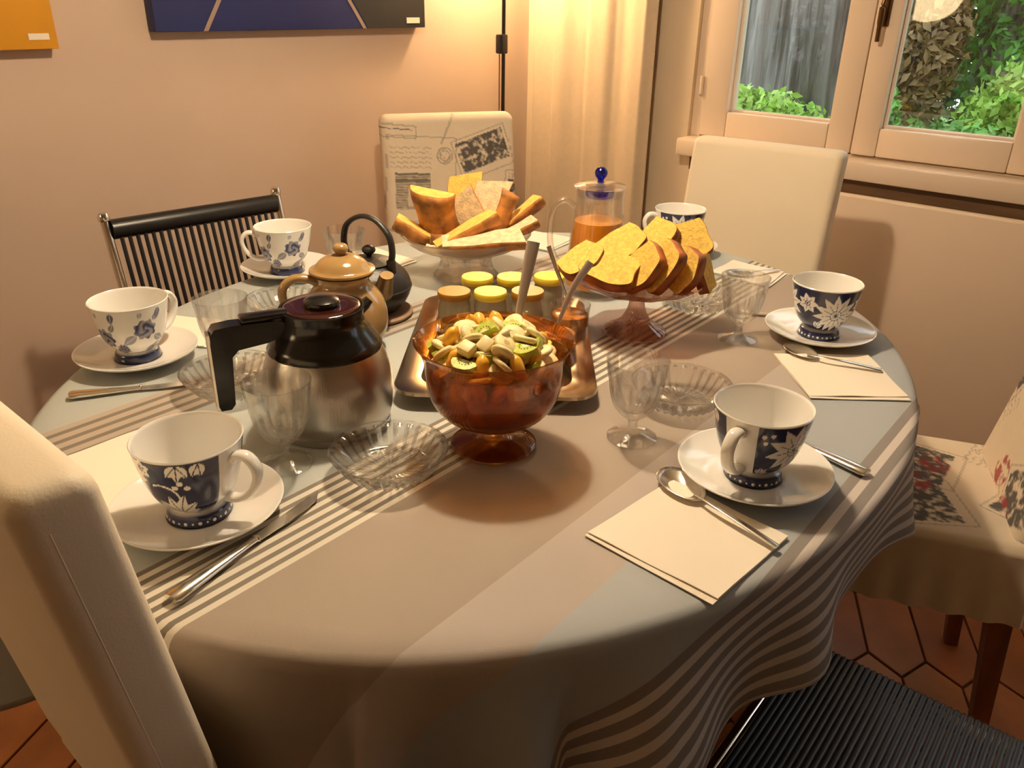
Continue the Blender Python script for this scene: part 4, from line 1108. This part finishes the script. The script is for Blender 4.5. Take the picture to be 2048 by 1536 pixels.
def build_bread():
    bx_, by_ = 1.108, 1.089
    t = thing('bread_stand', 'frosted glass footed bowl holding cut bread', 'stand', (bx_, by_, Z0))
    bowl = sm([(0.018, 0.046), (0.060, 0.050), (0.095, 0.060), (0.118, 0.074), (0.128, 0.086)], 5)
    inner = sm([(0.1265, 0.088), (0.116, 0.077), (0.093, 0.0635), (0.060, 0.054), (0.0, 0.051)], 5)
    mesh_obj('bowl', lathe('bowl', [(0, 0.046)]+bowl+inner, 96, angle=50), M['frost'], t)
    def mod(tt, i, r, z): return r*(1-0.06*abs(cos(6*tt))), z
    mesh_obj('foot', lathe('foot', [(0, 0), (0.064, 0.0), (0.065, 0.004), (0.055, 0.014), (0.050, 0.030), (0.056, 0.0455), (0, 0.0455)], 96, mod, angle=20), M['cut_glass'], t)
    def pc(lab, r, a, z, xd, zd, ln, wd, hg, cr):
        p = Vector((bx_, by_, Z0+z))+VR*r+VA*a; bread_piece(lab, p, axes(xd, zd), ln, wd, hg, M[cr])
    pc('bread end with orange crust at the left rim of the stand', -0.098, -0.020, 0.104, (0.80, -0.1, -0.42), (-0.45, 0.0, -0.9), 0.070, 0.020, 0.034, 'crumb')
    pc('tall upright bread chunk with broad crust, left of the heap', -0.055, -0.005, 0.120, (-0.12, -0.22, 1), (-0.15, -1, -0.12), 0.105, 0.042, 0.032, 'crumb')
    pc('bread wedge with yellow top in the heap centre front', 0.000, -0.050, 0.108, (0.80, 0.15, 0.45), (0.45, 0.15, -0.88), 0.125, 0.022, 0.030, 'crumb')
    pc('long pale bread piece lying across the front of the heap', 0.035, -0.075, 0.096, (1, -0.05, 0.12), (0.1, 0.22, -0.97), 0.150, 0.030, 0.030, 'crumb_pale')
    pc('yellow bread slice standing highest at the back of the heap', -0.006, 0.045, 0.138, (0.10, 0.25, 1), (0.1, 1, -0.15), 0.100, 0.034, 0.020, 'crumb')
    pc('holey bread slice with dark crust near the heap top', 0.040, 0.020, 0.130, (0.28, 0.25, 0.95), (0.3, 0.9, 0.2), 0.105, 0.036, 0.028, 'crumb_pale')
    pc('pale torn bread piece in the middle of the heap', 0.012, -0.015, 0.120, (-0.45, 0.2, 0.85), (0.2, 0.95, 0.2), 0.095, 0.030, 0.020, 'crumb_pale')
    pc('thin crusty bread piece leaning right of the heap top', 0.070, 0.005, 0.120, (0.30, 0.1, 0.95), (0.75, -0.6, 0.1), 0.090, 0.022, 0.020, 'crumb_pale')
    pc('bread wedge with yellow edge sticking out at the right', 0.100, 0.020, 0.122, (0.75, 0.1, 0.62), (0.62, 0.1, -0.78), 0.100, 0.022, 0.026, 'crumb')
    pc('small crusty bread end low at the right rim', 0.098, -0.030, 0.104, (0.85, 0.0, 0.5), (0.45, 0.1, -0.85), 0.080, 0.022, 0.022, 'crumb_pale')
    pc('plain bread piece at the bottom of the heap', 0.010, 0.010, 0.070, (1, 0.1, 0), (0, 0, 1), 0.150, 0.050, 0.030, 'crumb_pale')
build_bread()

# ---- juice pitcher
def build_pitcher():
    t = thing('juice_pitcher', 'clear glass pitcher with blue knobbed lid', 'pitcher', (1.205, 0.845, Z0), radians(135))
    o_ = sm([(0.050, 0.0), (0.060, 0.003), (0.062, 0.012), (0.060, 0.035), (0.053, 0.085), (0.0465, 0.135), (0.0435, 0.170), (0.0455, 0.194)], 5)
    i_ = sm([(0.0435, 0.195), (0.0412, 0.170), (0.0440, 0.135), (0.0505, 0.085), (0.0575, 0.035), (0.055, 0.014), (0, 0.012)], 5)
    mesh_obj('body', lathe('body', [(0, 0.001)]+o_+i_, 72, angle=60), M['glass'], t)
    hp = sm([(0.044, 0, 0.160), (0.062, 0, 0.172), (0.080, 0, 0.160), (0.087, 0, 0.130), (0.086, 0, 0.090), (0.074, 0, 0.062), (0.0565, 0, 0.056)], 6)
    mesh_obj('handle', tube('handle', hp, 0.0055, 12, upv=(0, 1, 0)), M['glass'], t)
    lid = mesh_obj('lid', lathe('lid', [(0, 0.1965), (0.046, 0.1965), (0.0475, 0.198), (0.040, 0.2015), (0.012, 0.205), (0, 0.205)], 56), M['glass'], t)
    mesh_obj('stopper', lathe('stopper', [(0, 0.178), (0.024, 0.178), (0.026, 0.182), (0.026, 0.192), (0, 0.192)], 40), M['blue_glass'], lid)
    mesh_obj('knob', lathe('knob', sm([(0.007, 0.204), (0.0055, 0.209), (0.0105, 0.216), (0.0110, 0.224), (0.006, 0.2305)], 4)+[(0, 0.231)], 28, angle=80), M['blue_glass'], lid)
    j = mesh_obj('orange_juice', lathe('orange_juice', [(0, 0.0135), (0.0535, 0.0155), (0.0565, 0.035), (0.0495, 0.085), (0.0440, 0.132), (0.0428, 0.1355), (0, 0.1350)], 56, angle=50), M['juice'], None, (1.205, 0.845, Z0))
    tag(j, 'orange juice filling the glass pitcher', 'juice')
build_pitcher()

# ---- cake stand and slices
def build_cake():
    cx, cy = 1.082, 0.672
    t = thing('cake_stand', 'pink pressed glass footed cake stand', 'stand', (cx, cy, Z0), 0.2)
    nr = 22
    def modp(tt, i, r, z):
        if r > 0.09: return r*(1+0.025*cos(nr/2*tt)), z+0.002*cos(nr/2*tt)
        return r, z
    plate = sm([(0.018, 0.074), (0.050, 0.077), (0.085, 0.083), (0.106, 0.094)], 5)
    inner = sm([(0.1045, 0.096), (0.083, 0.0865), (0.050, 0.081), (0.0, 0.079)], 5)
    mesh_obj('plate', lathe('plate', [(0, 0.0735)]+plate+inner, 132, modp, angle=50), M['pink_glass'], t)
    def modf(tt, i, r, z): return r*(1-0.035*abs(cos(nr/2*tt+z*18))), z
    foot = sm([(0.052, 0.0), (0.053, 0.004), (0.042, 0.011), (0.026, 0.022), (0.0155, 0.040), (0.0125, 0.058), (0.0150, 0.0735)], 5)
    mesh_obj('foot', lathe('foot', [(0, 0.003), (0.048, 0.0)]+foot+[(0, 0.0735)], 132, modf, angle=40), M['pink_glass'], t)
    def slice_(lab, r, a, z, xd, nd, w_=0.040, h_=0.055, d_=0.017, seed=1):
        """slice of loaf: X across the loaf, Y through its thickness (cut faces), Z to the domed top."""
        p = Vector((cx, cy, Z0+z))+VR*r+VA*a; rs = random.Random(seed); ph = rs.uniform(0, 6)
        s = thing('cake_slice', lab, 'cake', p, 0, 'slices of yellow loaf cake')
        f = lambda v: (VR*v[0]+VA*v[1]+VU*v[2]).normalized()
        X = f(xd); N = f(nd); Z = X.cross(N).normalized(); X = N.cross(Z)
        s.rotation_euler = Matrix((X, N, Z)).transposed().to_euler()
        pr = []
        for x, z_ in sm([(-0.80, -0.5), (0, -0.52), (0.80, -0.5), (0.93, -0.42), (0.98, 0.0), (1.0, 0.28), (0.82, 0.42), (0.4, 0.52), (0.0, 0.56), (-0.45, 0.50), (-0.86, 0.40), (-1.0, 0.24), (-0.97, -0.1), (-0.93, -0.42), (-0.80, -0.5)], 3)[:-1]:
            k = 1+0.035*sin(5*x+ph)+0.03*sin(9*z_+ph*2); pr.append((x*w_*k, z_*h_*k))
        cr = loft('crust', [[(x, y, z_) for x, z_ in pr] for y in (-d_/2, 0, d_/2)], False, False, angle=60)
        o = mesh_obj('crust', cr, M['cake_crust'], s); md = o.modifiers.new('thickness', 'SOLIDIFY'); md.thickness = 0.0022; md.offset = 1
        mesh_obj('crumb', loft('crumb', [[(x*0.985, y*1.03, z_*0.985) for x, z_ in pr] for y in (-d_/2, d_/2)], angle=40), M['cake'], s)
    slice_('cake slice tilted flat at the far left of the stand', -0.094, -0.012, 0.124, (0.75, 0.5, -0.2), (-0.35, -0.35, 0.85), 0.036, 0.056, seed=1)
    slice_('cake slice second from left, leaning back', -0.052, -0.040, 0.118, (0.85, -0.45, -0.15), (-0.10, -0.45, 0.85), 0.044, 0.062, seed=2)
    slice_('cake slice at the back left, resting high', -0.030, 0.026, 0.138, (0.9, 0.35, 0.25), (-0.35, -0.45, 0.82), 0.042, 0.060, seed=3)
    slice_('cake slice in the middle leaning to the right', -0.004, -0.040, 0.122, (0.55, -0.3, 0.75), (-0.75, -0.45, 0.45), 0.042, 0.056, seed=4)
    slice_('cake slice at the back centre, tallest of the row', 0.024, 0.032, 0.142, (0.75, 0.3, 0.55), (-0.55, -0.45, 0.72), 0.042, 0.060, seed=5)
    slice_('narrow cake slice standing right of the middle', 0.030, -0.040, 0.124, (0.45, -0.2, 0.85), (-0.85, -0.40, 0.38), 0.042, 0.054, seed=6)
    slice_('broad cake slice at the back right with round top', 0.070, 0.026, 0.142, (0.9, 0.2, 0.2), (-0.20, -0.75, 0.60), 0.044, 0.066, seed=7)
    slice_('thin cake slice standing edge on at the right front', 0.066, -0.036, 0.118, (0.35, -0.1, 0.9), (-0.85, -0.48, 0.30), 0.036, 0.052, seed=8)
    slice_('cake slice hanging over the right rim of the stand', 0.100, -0.012, 0.108, (0.35, -0.2, -0.85), (0.85, -0.45, 0.35), 0.030, 0.046, seed=9)
build_cake()

# ---- tray, jars, jam
TRC = Vector((0.864, 0.776)); TRA = radians(39.8)
def tr(lx, ly): return (TRC.x+lx*cos(TRA)-ly*sin(TRA), TRC.y+lx*sin(TRA)+ly*cos(TRA))
def build_tray():
    def lp(w_, d_, z, r): return [(x, y, z) for x, y in rrect(w_, d_, r, 8)]
    L_ = [lp(0.30, 0.18, 0.0, 0.03), lp(0.315, 0.195, 0.0, 0.03), lp(0.328, 0.208, 0.010, 0.035), lp(0.334, 0.214, 0.016, 0.036), lp(0.396, 0.274, 0.0205, 0.035), lp(0.400, 0.278, 0.0185, 0.036),
          lp(0.399, 0.277, 0.0228, 0.036), lp(0.396, 0.274, 0.0232, 0.035), lp(0.332, 0.212, 0.0186, 0.036), lp(0.324, 0.204, 0.011, 0.035), lp(0.312, 0.192, 0.0022, 0.03), lp(0.298, 0.178, 0.0022, 0.03)]
    me = loft('serving_tray', L_, angle=40)
    t = mesh_obj('serving_tray', me, M['tray'], None, (TRC.x, TRC.y, Z0), TRA); tag(t, 'shiny metal serving tray with raised rim', 'tray')
build_tray()
def build_jars():
    ZTR = Z0+0.0024
    glassm = lathe('glass', sm([(0.022, 0.0), (0.0255, 0.004), (0.0262, 0.03), (0.0262, 0.048), (0.0240, 0.060), (0.0238, 0.0655)], 4)+[(0, 0.0655), ], 40, angle=60)
    glassm = lathe('jar_body', [(0, 0)]+sm([(0.022, 0.0), (0.0255, 0.004), (0.0262, 0.03), (0.0262, 0.048), (0.0240, 0.060), (0.0238, 0.0655)], 4)+[(0, 0.0655)], 40, angle=60); glassm.materials.append(M['yogurt'])
    lid = lathe('jar_lid', [(0, 0.0655), (0.0262, 0.0620), (0.0268, 0.0640), (0.0268, 0.0710), (0.0258, 0.0730), (0, 0.0726)], 40, angle=40)
    lids = {}
    for k in ('lid_yellow', 'lid_gold'):
        l2 = lid.copy(); l2.materials.append(M[k]); lids[k] = l2
    spots = [((0.948, 0.905), 'lid_yellow', 'yogurt jar with yellow lid, back left on the tray'), ((0.989, 0.862), 'lid_yellow', 'yogurt jar with yellow lid, back middle on the tray'),
             ((1.036, 0.820), 'lid_yellow', 'yogurt jar with yellow lid, back right, behind the spoons'), ((0.868, 0.880), 'lid_gold', 'yogurt jar with gold lid at the tray left'),
             ((0.908, 0.838), 'lid_yellow', 'yogurt jar with yellow lid in the front row, right behind the amber bowl'), ((0.951, 0.796), 'lid_gold', 'yogurt jar with gold lid right behind the serving spoon handle')]
    for (x, y), k, lab in spots:
        t = thing('yogurt_jar', lab, 'jar', (x, y, ZTR), 0, 'yogurt jars on the tray')
        mesh_obj('jar_body', glassm, None, t); mesh_obj('lid', lids[k], None, t)
    jm = lathe('jam_jar', [(0, 0), (0.029, 0.0), (0.0315, 0.004), (0.0315, 0.045), (0.0325, 0.052), (0.0332, 0.056), (0.0320, 0.0565), (0.0298, 0.046), (0.0298, 0.005), (0, 0.004)], 48, angle=50); jm.materials.append(M['glass'])
    jf = lathe('jam', [(0, 0.0045), (0.0290, 0.0055), (0.0292, 0.040), (0.024, 0.0425), (0, 0.041)], 40, angle=50); jf.materials.append(M['jam'])
    for (x, y), lab, lab2 in (((0.905, 0.700), 'open glass jam jar nearest the amber bowl', 'apricot jam in the jar nearest the amber bowl'), ((0.985, 0.735), 'open glass jam jar beside the juice pitcher', 'apricot jam in the jar beside the juice pitcher')):
        tag(mesh_obj('jam_jar', jm, None, None, (x, y, ZTR)), lab, 'jar', 'open jam jars'); tag(mesh_obj('jam', jf, None, None, (x, y, ZTR)), lab2, 'jam', 'jam in jars')
build_jars()

# ---- cutlery
def spoon(label, pts_handle, bowl_c, bowl_dir, bowl_l, bowl_w, hw=(0.0022, 0.0050), mat='polished', up=(0, 0, 1), group='spoons'):
    """handle path from bowl to end, bowl as hollowed ellipsoid."""
    t = thing('spoon', label, 'spoon', (0, 0, 0), 0, group)
    H_ = sm(pts_handle, 6); n = len(H_)
    rad = [hw[0]+(hw[1]-hw[0])*min(1, max(0, (i/(n-1)-0.25)/0.65)) for i in range(n)]
    mesh_obj('handle', tube('handle', H_, rad, 12, flat=0.28, upv=up), M[mat], t)
    d = Vector(bowl_dir).normalized(); u = Vector(up).normalized(); s = d.cross(u).normalized(); u = s.cross(d).normalized()
    V, Fa = [], []; nu, nv = 18, 6
    c = Vector(bowl_c)
    for j in range(nv+1):
        f = j/nv
        for i in range(nu):
            a = 2*pi*i/nu; k = 1+0.14*cos(a)
            V.append(c+d*(cos(a)*bowl_l*f)+s*(sin(a)*bowl_w*f*k)-u*(0.22*bowl_w*2*(1-f*f)))
    for j in range(nv):
        for i in range(nu):
            i2 = (i+1) % nu; Fa.append((j*nu+i, j*nu+i2, (j+1)*nu+i2, (j+1)*nu+i))
    o = mesh_obj('spoon_bowl', mk('spoon_bowl', V, Fa, 180), M[mat], t); md = o.modifiers.new('thickness', 'SOLIDIFY'); md.thickness = 0.0011
    return t
def flat_spoon(label, bowl, neck, end, z=0.0, lift=0.0):
    b_ = Vector((*bowl, Z0+0.0075+z)); nk = Vector((*neck, Z0+0.006+z)); e = Vector((*end, Z0+0.0035+z)); d = (b_-nk); d.z = 0
    L = d.length
    spoon(label, [nk+d*0.2+Vector((0, 0, 0.001)), nk.lerp(e, 0.15)+Vector((0, 0, 0.004)), nk.lerp(e, 0.5)+Vector((0, 0, 0.003)), e], nk+d*0.62+Vector((0, 0, 0.001)), d, L*0.58, L*0.36)
def knife(label, end, tip, bol=0.52):
    e = Vector((*end, Z0+0.0052)); p = Vector((*tip, Z0+0.003)); d = (p-e); L = d.length
    t = thing('table_knife', label, 'knife', (0, 0, 0), 0, 'table knives')
    H_ = [e+d*s for s in (0, 0.02, 0.1, 0.25, 0.38, bol-0.04, bol)]; mesh_obj('handle', tube('handle', H_, [0.0080, 0.0098, 0.0092, 0.0075, 0.0058, 0.0050, 0.0052], 12, flat=0.5), M['polished'], t)
    mesh_obj('bolster', tube('bolster', [e+d*(bol-0.012), e+d*(bol), e+d*(bol+0.012)], [0.0045, 0.0062, 0.0045], 12, flat=0.72), M['polished'], t)
    s = d.cross(Vector((0, 0, 1))).normalized(); V, Fa = [], []
    for q in (0, 0.15, 0.4, 0.65, 0.85, 0.95, 1.0):
        c = e+d*(bol+(1-bol)*q); w1 = 0.0052+0.0030*min(1, q*2.5); w2 = -0.0050
        if q > 0.8: w1 = 0.0080*(1-((q-0.8)/0.2)**2)-0.0045*((q-0.8)/0.2)
        c.z = Z0+0.0034
        V += [c+s*w1+Vector((0, 0, 0.0003)), c+s*w2+Vector((0, 0, 0.0010)), c+s*w2-Vector((0, 0, 0.0008)), c+s*w1-Vector((0, 0, 0.0003))]
    for i in range(6):
        for k in range(4): k2 = (k+1) % 4; Fa.append((i*4+k, i*4+k2, (i+1)*4+k2, (i+1)*4+k))
    Fa += [(3, 2, 1, 0), (24, 25, 26, 27)]
    bm = bmesh.new(); me = mk('blade', V, Fa, 30); bm.from_mesh(me); bmesh.ops.recalc_face_normals(bm, faces=bm.faces); bm.to_mesh(me); bm.free()
    mesh_obj('blade', me, M['polished'], t)
knife('silver table knife in front of the left foreground saucer', (0.233, 0.606), (0.432, 0.652), 0.52)
knife('table knife beside the left blue rose cup', (0.345, 1.092), (0.492, 1.008), 0.53)
knife('table knife half hidden behind the front right saucer', (0.886, 0.218), (0.925, 0.425), 0.5)
knife('table knife behind the saucer at the right table edge', (1.392, 0.420), (1.285, 0.578), 0.5)
flat_spoon('teaspoon lying on the front right napkin', (0.722, 0.384), (0.694, 0.328), (0.677, 0.233), 0.0035)
flat_spoon('teaspoon lying on the right hand napkin', (1.186, 0.445), (1.162, 0.395), (1.194, 0.308), 0.0035)
flat_spoon('teaspoon on the napkin in front of the window chair', (1.468, 0.700), (1.492, 0.660), (1.560, 0.640), 0.0035)

# ---- napkins: folded paper squares
def napkin(label, corners, folds=True, seed=1, fold_side=0, z=0.0):
    rs = random.Random(seed)
    t = thing('paper_napkin', label, 'napkin', (0, 0, 0), 0, 'cream paper napkins')
    c = [Vector((x, y, 0)) for x, y in corners]
    def layer(nm, cs, z0_, curl):
        n = 14; V = []; Fa = []; ph = rs.uniform(0, 6)
        def pt(u, v): return cs[0]*(1-u)*(1-v)+cs[1]*u*(1-v)+cs[2]*u*v+cs[3]*(1-u)*v
        for j in range(n+1):
            for i in range(n+1):
                u, v = i/n, j/n; e = max(abs(u-.5), abs(v-.5))*2
                p = pt(u, v); z_ = z0_+0.0007*(1+sin(u*7+ph)*cos(v*5+ph))*0.5+curl*max(0, e-0.75)**2*8*(0.5+0.5*sin(u*9+v*7+ph))
                V.append((p.x, p.y, z_))
        for j in range(n):
            for i in range(n): k = j*(n+1)+i; Fa.append((k, k+1, k+n+2, k+n+1))
        m0 = len(V); V += [(x, y, z_-0.0009) for x, y, z_ in V]
        Fa += [tuple(m0+i for i in f[::-1]) for f in Fa[:n*n]]
        ring = [i for i in range(n+1)]+[j*(n+1)+n for j in range(1, n+1)]+[n*(n+1)+i for i in range(n-1, -1, -1)]+[j*(n+1) for j in range(n-1, 0, -1)]
        for a in range(len(ring)): b_ = ring[(a+1) % len(ring)]; Fa.append((ring[a], m0+ring[a], m0+b_, b_))
        mesh_obj(nm, mk(nm, V, Fa, 40), M['napkin'], t)
    layer('lower_layer', c, Z0+0.0012+z, 0.0008)
    if folds:
        k = 0.06
        c2 = [c[0].lerp(c[3], 0.0), c[1].lerp(c[2], 0.0), c[2].lerp(c[1], k), c[3].lerp(c[0], k*0.5)]
        layer('upper_layer', c2, Z0+0.0026+z, 0.0022)
def square(cx, cy, s, a):
    return [(cx+s/2*(cos(a)*i-sin(a)*j), cy+s/2*(sin(a)*i+cos(a)*j)) for i, j in ((-1, -1), (1, -1), (1, 1), (-1, 1))]
napkin('cream napkin under a teaspoon at the front right', [(0.721, 0.380), (0.707, 0.234), (0.562, 0.241), (0.568, 0.391)], seed=2)
napkin('cream napkin under a teaspoon at the right table edge', [(1.150, 0.457), (1.247, 0.346), (1.129, 0.244), (1.039, 0.351)], seed=3)
napkin('cream folded napkin between foreground chair and navy cup', [(0.215, 0.935), (0.372, 0.935), (0.355, 0.772), (0.215, 0.772)], seed=4)
napkin('cream napkin partly under the left blue rose saucer', [(0.472, 1.246), (0.585, 1.300), (0.640, 1.200), (0.562, 1.118)], seed=5)
napkin('cream napkin at the far left behind the iron teapot', [(1.000, 1.355), (1.100, 1.365), (1.098, 1.220), (0.985, 1.215)], seed=6)
napkin('cream napkin at the far edge beside the juice pitcher', [(1.340, 1.215), (1.450, 1.225), (1.470, 1.085), (1.345, 1.070)], seed=7)
napkin('cream napkin in front of the window chair', [(1.462, 0.740), (1.568, 0.745), (1.565, 0.622), (1.455, 0.610)], seed=8)

# ---- amber bowl with fruit salad
BX, BY = 0.646, 0.590
def build_bowl():
    o_ = sm([(0.010, 0.030), (0.035, 0.034), (0.062, 0.048), (0.077, 0.070), (0.0815, 0.095), (0.083, 0.115), (0.088, 0.130), (0.0945, 0.1395)], 6)
    i_ = sm([(0.0925, 0.1400), (0.0865, 0.131), (0.0812, 0.115), (0.0795, 0.095), (0.0750, 0.071), (0.060, 0.0505), (0.034, 0.038), (0, 0.036)], 5)
    t = thing('fruit_bowl', 'amber glass footed bowl full of fruit salad', 'bowl', (BX, BY, Z0))
    mesh_obj('bowl', lathe('bowl', [(0, 0.0300)]+o_+i_, 96, angle=60), M['amber'], t)
    mesh_obj('foot', lathe('foot', [(0, 0.002), (0.050, 0.0)]+sm([(0.0525, 0.0015), (0.0520, 0.004), (0.040, 0.0075), (0.022, 0.0115), (0.0145, 0.019), (0.0150, 0.0295)], 4)+[(0, 0.0297)], 72, angle=60), M['amber'], t)
    s = mesh_obj('fruit_syrup', lathe('fruit_syrup', [(0, 0.0375), (0.033, 0.0392), (0.0585, 0.0515), (0.0735, 0.0715), (0.0755, 0.088), (0.060, 0.094), (0, 0.112)], 64, angle=50), M['syrup'], None, (BX, BY, Z0))
    tag(s, 'orange fruit and syrup filling the amber bowl', 'fruit salad', kind='stuff')
build_bowl()
def build_fruit():
    rs = random.Random(12)
    def disc(nm, r, h_, mat, n=16):
        me = lathe(nm, [(0, -h_/2), (r*0.85, -h_/2), (r, -h_*0.2), (r, h_*0.2), (r*0.85, h_/2), (0, h_/2)], n, lambda t, i, rr, z: (rr*(1+0.03*cos(3*t)), z), angle=60); me.materials.append(mat); return me
    ban = disc('banana', 0.0142, 0.0065, M['banana']); bcore = disc('core', 0.0046, 0.0068, M['banana_core'], 10)
    def wedge(nm, r, h_, mat, a0, a1, n=9):
        lo = [(0, 0, -h_/2)]+[(r*cos(a), r*sin(a), -h_/2) for a in np.linspace(a0, a1, n)]
        me = loft(nm, [lo, [(x, y, h_/2) for x, y, z in lo]], angle=40); me.materials.append(mat); return me
    kiwi = wedge('kiwi', 0.017, 0.008, M['kiwi'], 0, pi); kcore = wedge('kiwi_core', 0.005, 0.0084, M['kiwi_core'], 0.02, pi-0.02, 7)
    bm = bmesh.new()
    for k in range(7):
        a = pi*(k+0.5)/7
        for s in (-1, 1):
            g = bmesh.ops.create_icosphere(bm, subdivisions=1, radius=0.0008); bmesh.ops.translate(bm, verts=g['verts'], vec=(0.0085*cos(a), 0.0085*sin(a), s*0.0041))
    seeds = from_bm('seeds', bm, 180); seeds.materials.append(M['seed'])
    seg = lathe('orange', sm([(0.001, -0.015), (0.008, -0.009), (0.0095, 0), (0.008, 0.009), (0.001, 0.015)], 3), 10, lambda t, i, r, z: (r*(0.75+0.35*max(0, cos(t))), z), angle=70); seg.materials.append(M['orange_fruit'])
    bm = bmesh.new(); bm_box(bm, -0.009, 0.009, -0.008, 0.008, -0.006, 0.006, 0.002); cube = from_bm('apple', bm); cube.materials.append(M['apple'])
    def place(kind, x, y, z, rot):
        p = (BX+x, BY+y, Z0+z)
        if kind == 'banana':
            t = thing('banana_slice', 'round cream banana slice in the fruit salad', 'banana slice', p, 0, 'banana slices in the amber bowl'); mesh_obj('flesh', ban, None, t); mesh_obj('core', bcore, None, t)
        elif kind == 'kiwi':
            t = thing('kiwi_slice', 'green kiwi half slice in the fruit salad', 'kiwi slice', p, 0, 'kiwi slices in the amber bowl'); mesh_obj('flesh', kiwi, None, t); mesh_obj('core', kcore, None, t); mesh_obj('seeds', seeds, None, t)
        elif kind == 'orange':
            t = tag(mesh_obj('orange_segment', seg, None, None, p), 'orange segment in the fruit salad', 'orange', 'orange segments in the amber bowl')
        else:
            t = tag(mesh_obj('apple_cube', cube, None, None, p), 'pale apple cube in the fruit salad', 'apple', 'apple cubes in the amber bowl')
        t.rotation_euler = rot
    for k in range(19):                       # pieces pressed against the glass
        a = 2*pi*k/19; kind = ('orange', 'banana', 'orange', 'kiwi', 'banana', 'orange')[k % 6]
        place(kind, 0.0655*cos(a), 0.0655*sin(a), 0.101+0.003*sin(k*2.3), (rs.uniform(-0.5, 0.5), 1.2+rs.uniform(-0.2, 0.2), a) if kind in ('banana', 'kiwi') else (rs.uniform(-0.6, 0.6), rs.uniform(-0.6, 0.6), a))
    for layer, (zc, zr, n, rmax) in enumerate(((0.116, 0.008, 48, 0.069), (0.125, 0.015, 38, 0.063), (0.134, 0.018, 24, 0.052))):
        tries = 0; got = []
        while len(got) < n and tries < 4000:
            tries += 1
            a = rs.uniform(0, 2*pi); r = rmax*sqrt(rs.random()); x, y = r*cos(a), r*sin(a)
            if any((x-q[0])**2+(y-q[1])**2 < 0.0155**2 for q in got): continue
            got.append((x, y))
            z = zc+zr*(1-(r/0.075)**2)*0.9+rs.uniform(-0.001, 0.002)
            k = rs.random()
            kind = 'banana' if k < 0.62 else 'kiwi' if k < 0.77 else 'orange' if k < 0.93 else 'apple'
            place(kind, x, y, z, (rs.uniform(-0.8, 0.8), rs.uniform(-0.8, 0.8), rs.uniform(0, 6.28)))
build_fruit()

# ---- standing spoons
vz = Vector((0, 0, 1))
spoon('long serving spoon standing in the fruit salad', [(0.690, 0.600, Z0+0.110), (0.704, 0.603, Z0+0.150), (0.722, 0.608, Z0+0.190), (0.742, 0.614, Z0+0.232)], (0.680, 0.606, Z0+0.085), (-0.35, -0.15, -1), 0.026, 0.019, (0.0035, 0.0080), mat='satin', up=(-0.5, -0.45, 0.75))
spoon('teaspoon leaning in the jam jar nearest the amber bowl', [(0.898, 0.700, Z0+0.030), (0.905, 0.692, Z0+0.070), (0.920, 0.682, Z0+0.115), (0.940, 0.668, Z0+0.152)], (0.894, 0.703, Z0+0.024), (-0.3, 0.2, -1), 0.014, 0.010, (0.0026, 0.0060), mat='satin', up=(-0.755, -0.656, 0.2))
spoon('thin teaspoon standing in the jam jar beside the pitcher', [(0.990, 0.733, Z0+0.030), (0.983, 0.742, Z0+0.070), (0.975, 0.756, Z0+0.110), (0.968, 0.770, Z0+0.150)], (0.993, 0.731, Z0+0.024), (0.1, -0.2, -1), 0.014, 0.010, (0.0018, 0.0040), mat='polished', up=(-0.6, -0.6, 0.5))
spoon('steel spoon resting on the left end of the tray', [(0.815, 0.868, Z0+0.014), (0.830, 0.880, Z0+0.030), (0.850, 0.897, Z0+0.033), (0.880, 0.925, Z0+0.028)], (0.806, 0.858, Z0+0.010), (-0.7, -0.7, -0.1), 0.018, 0.012)
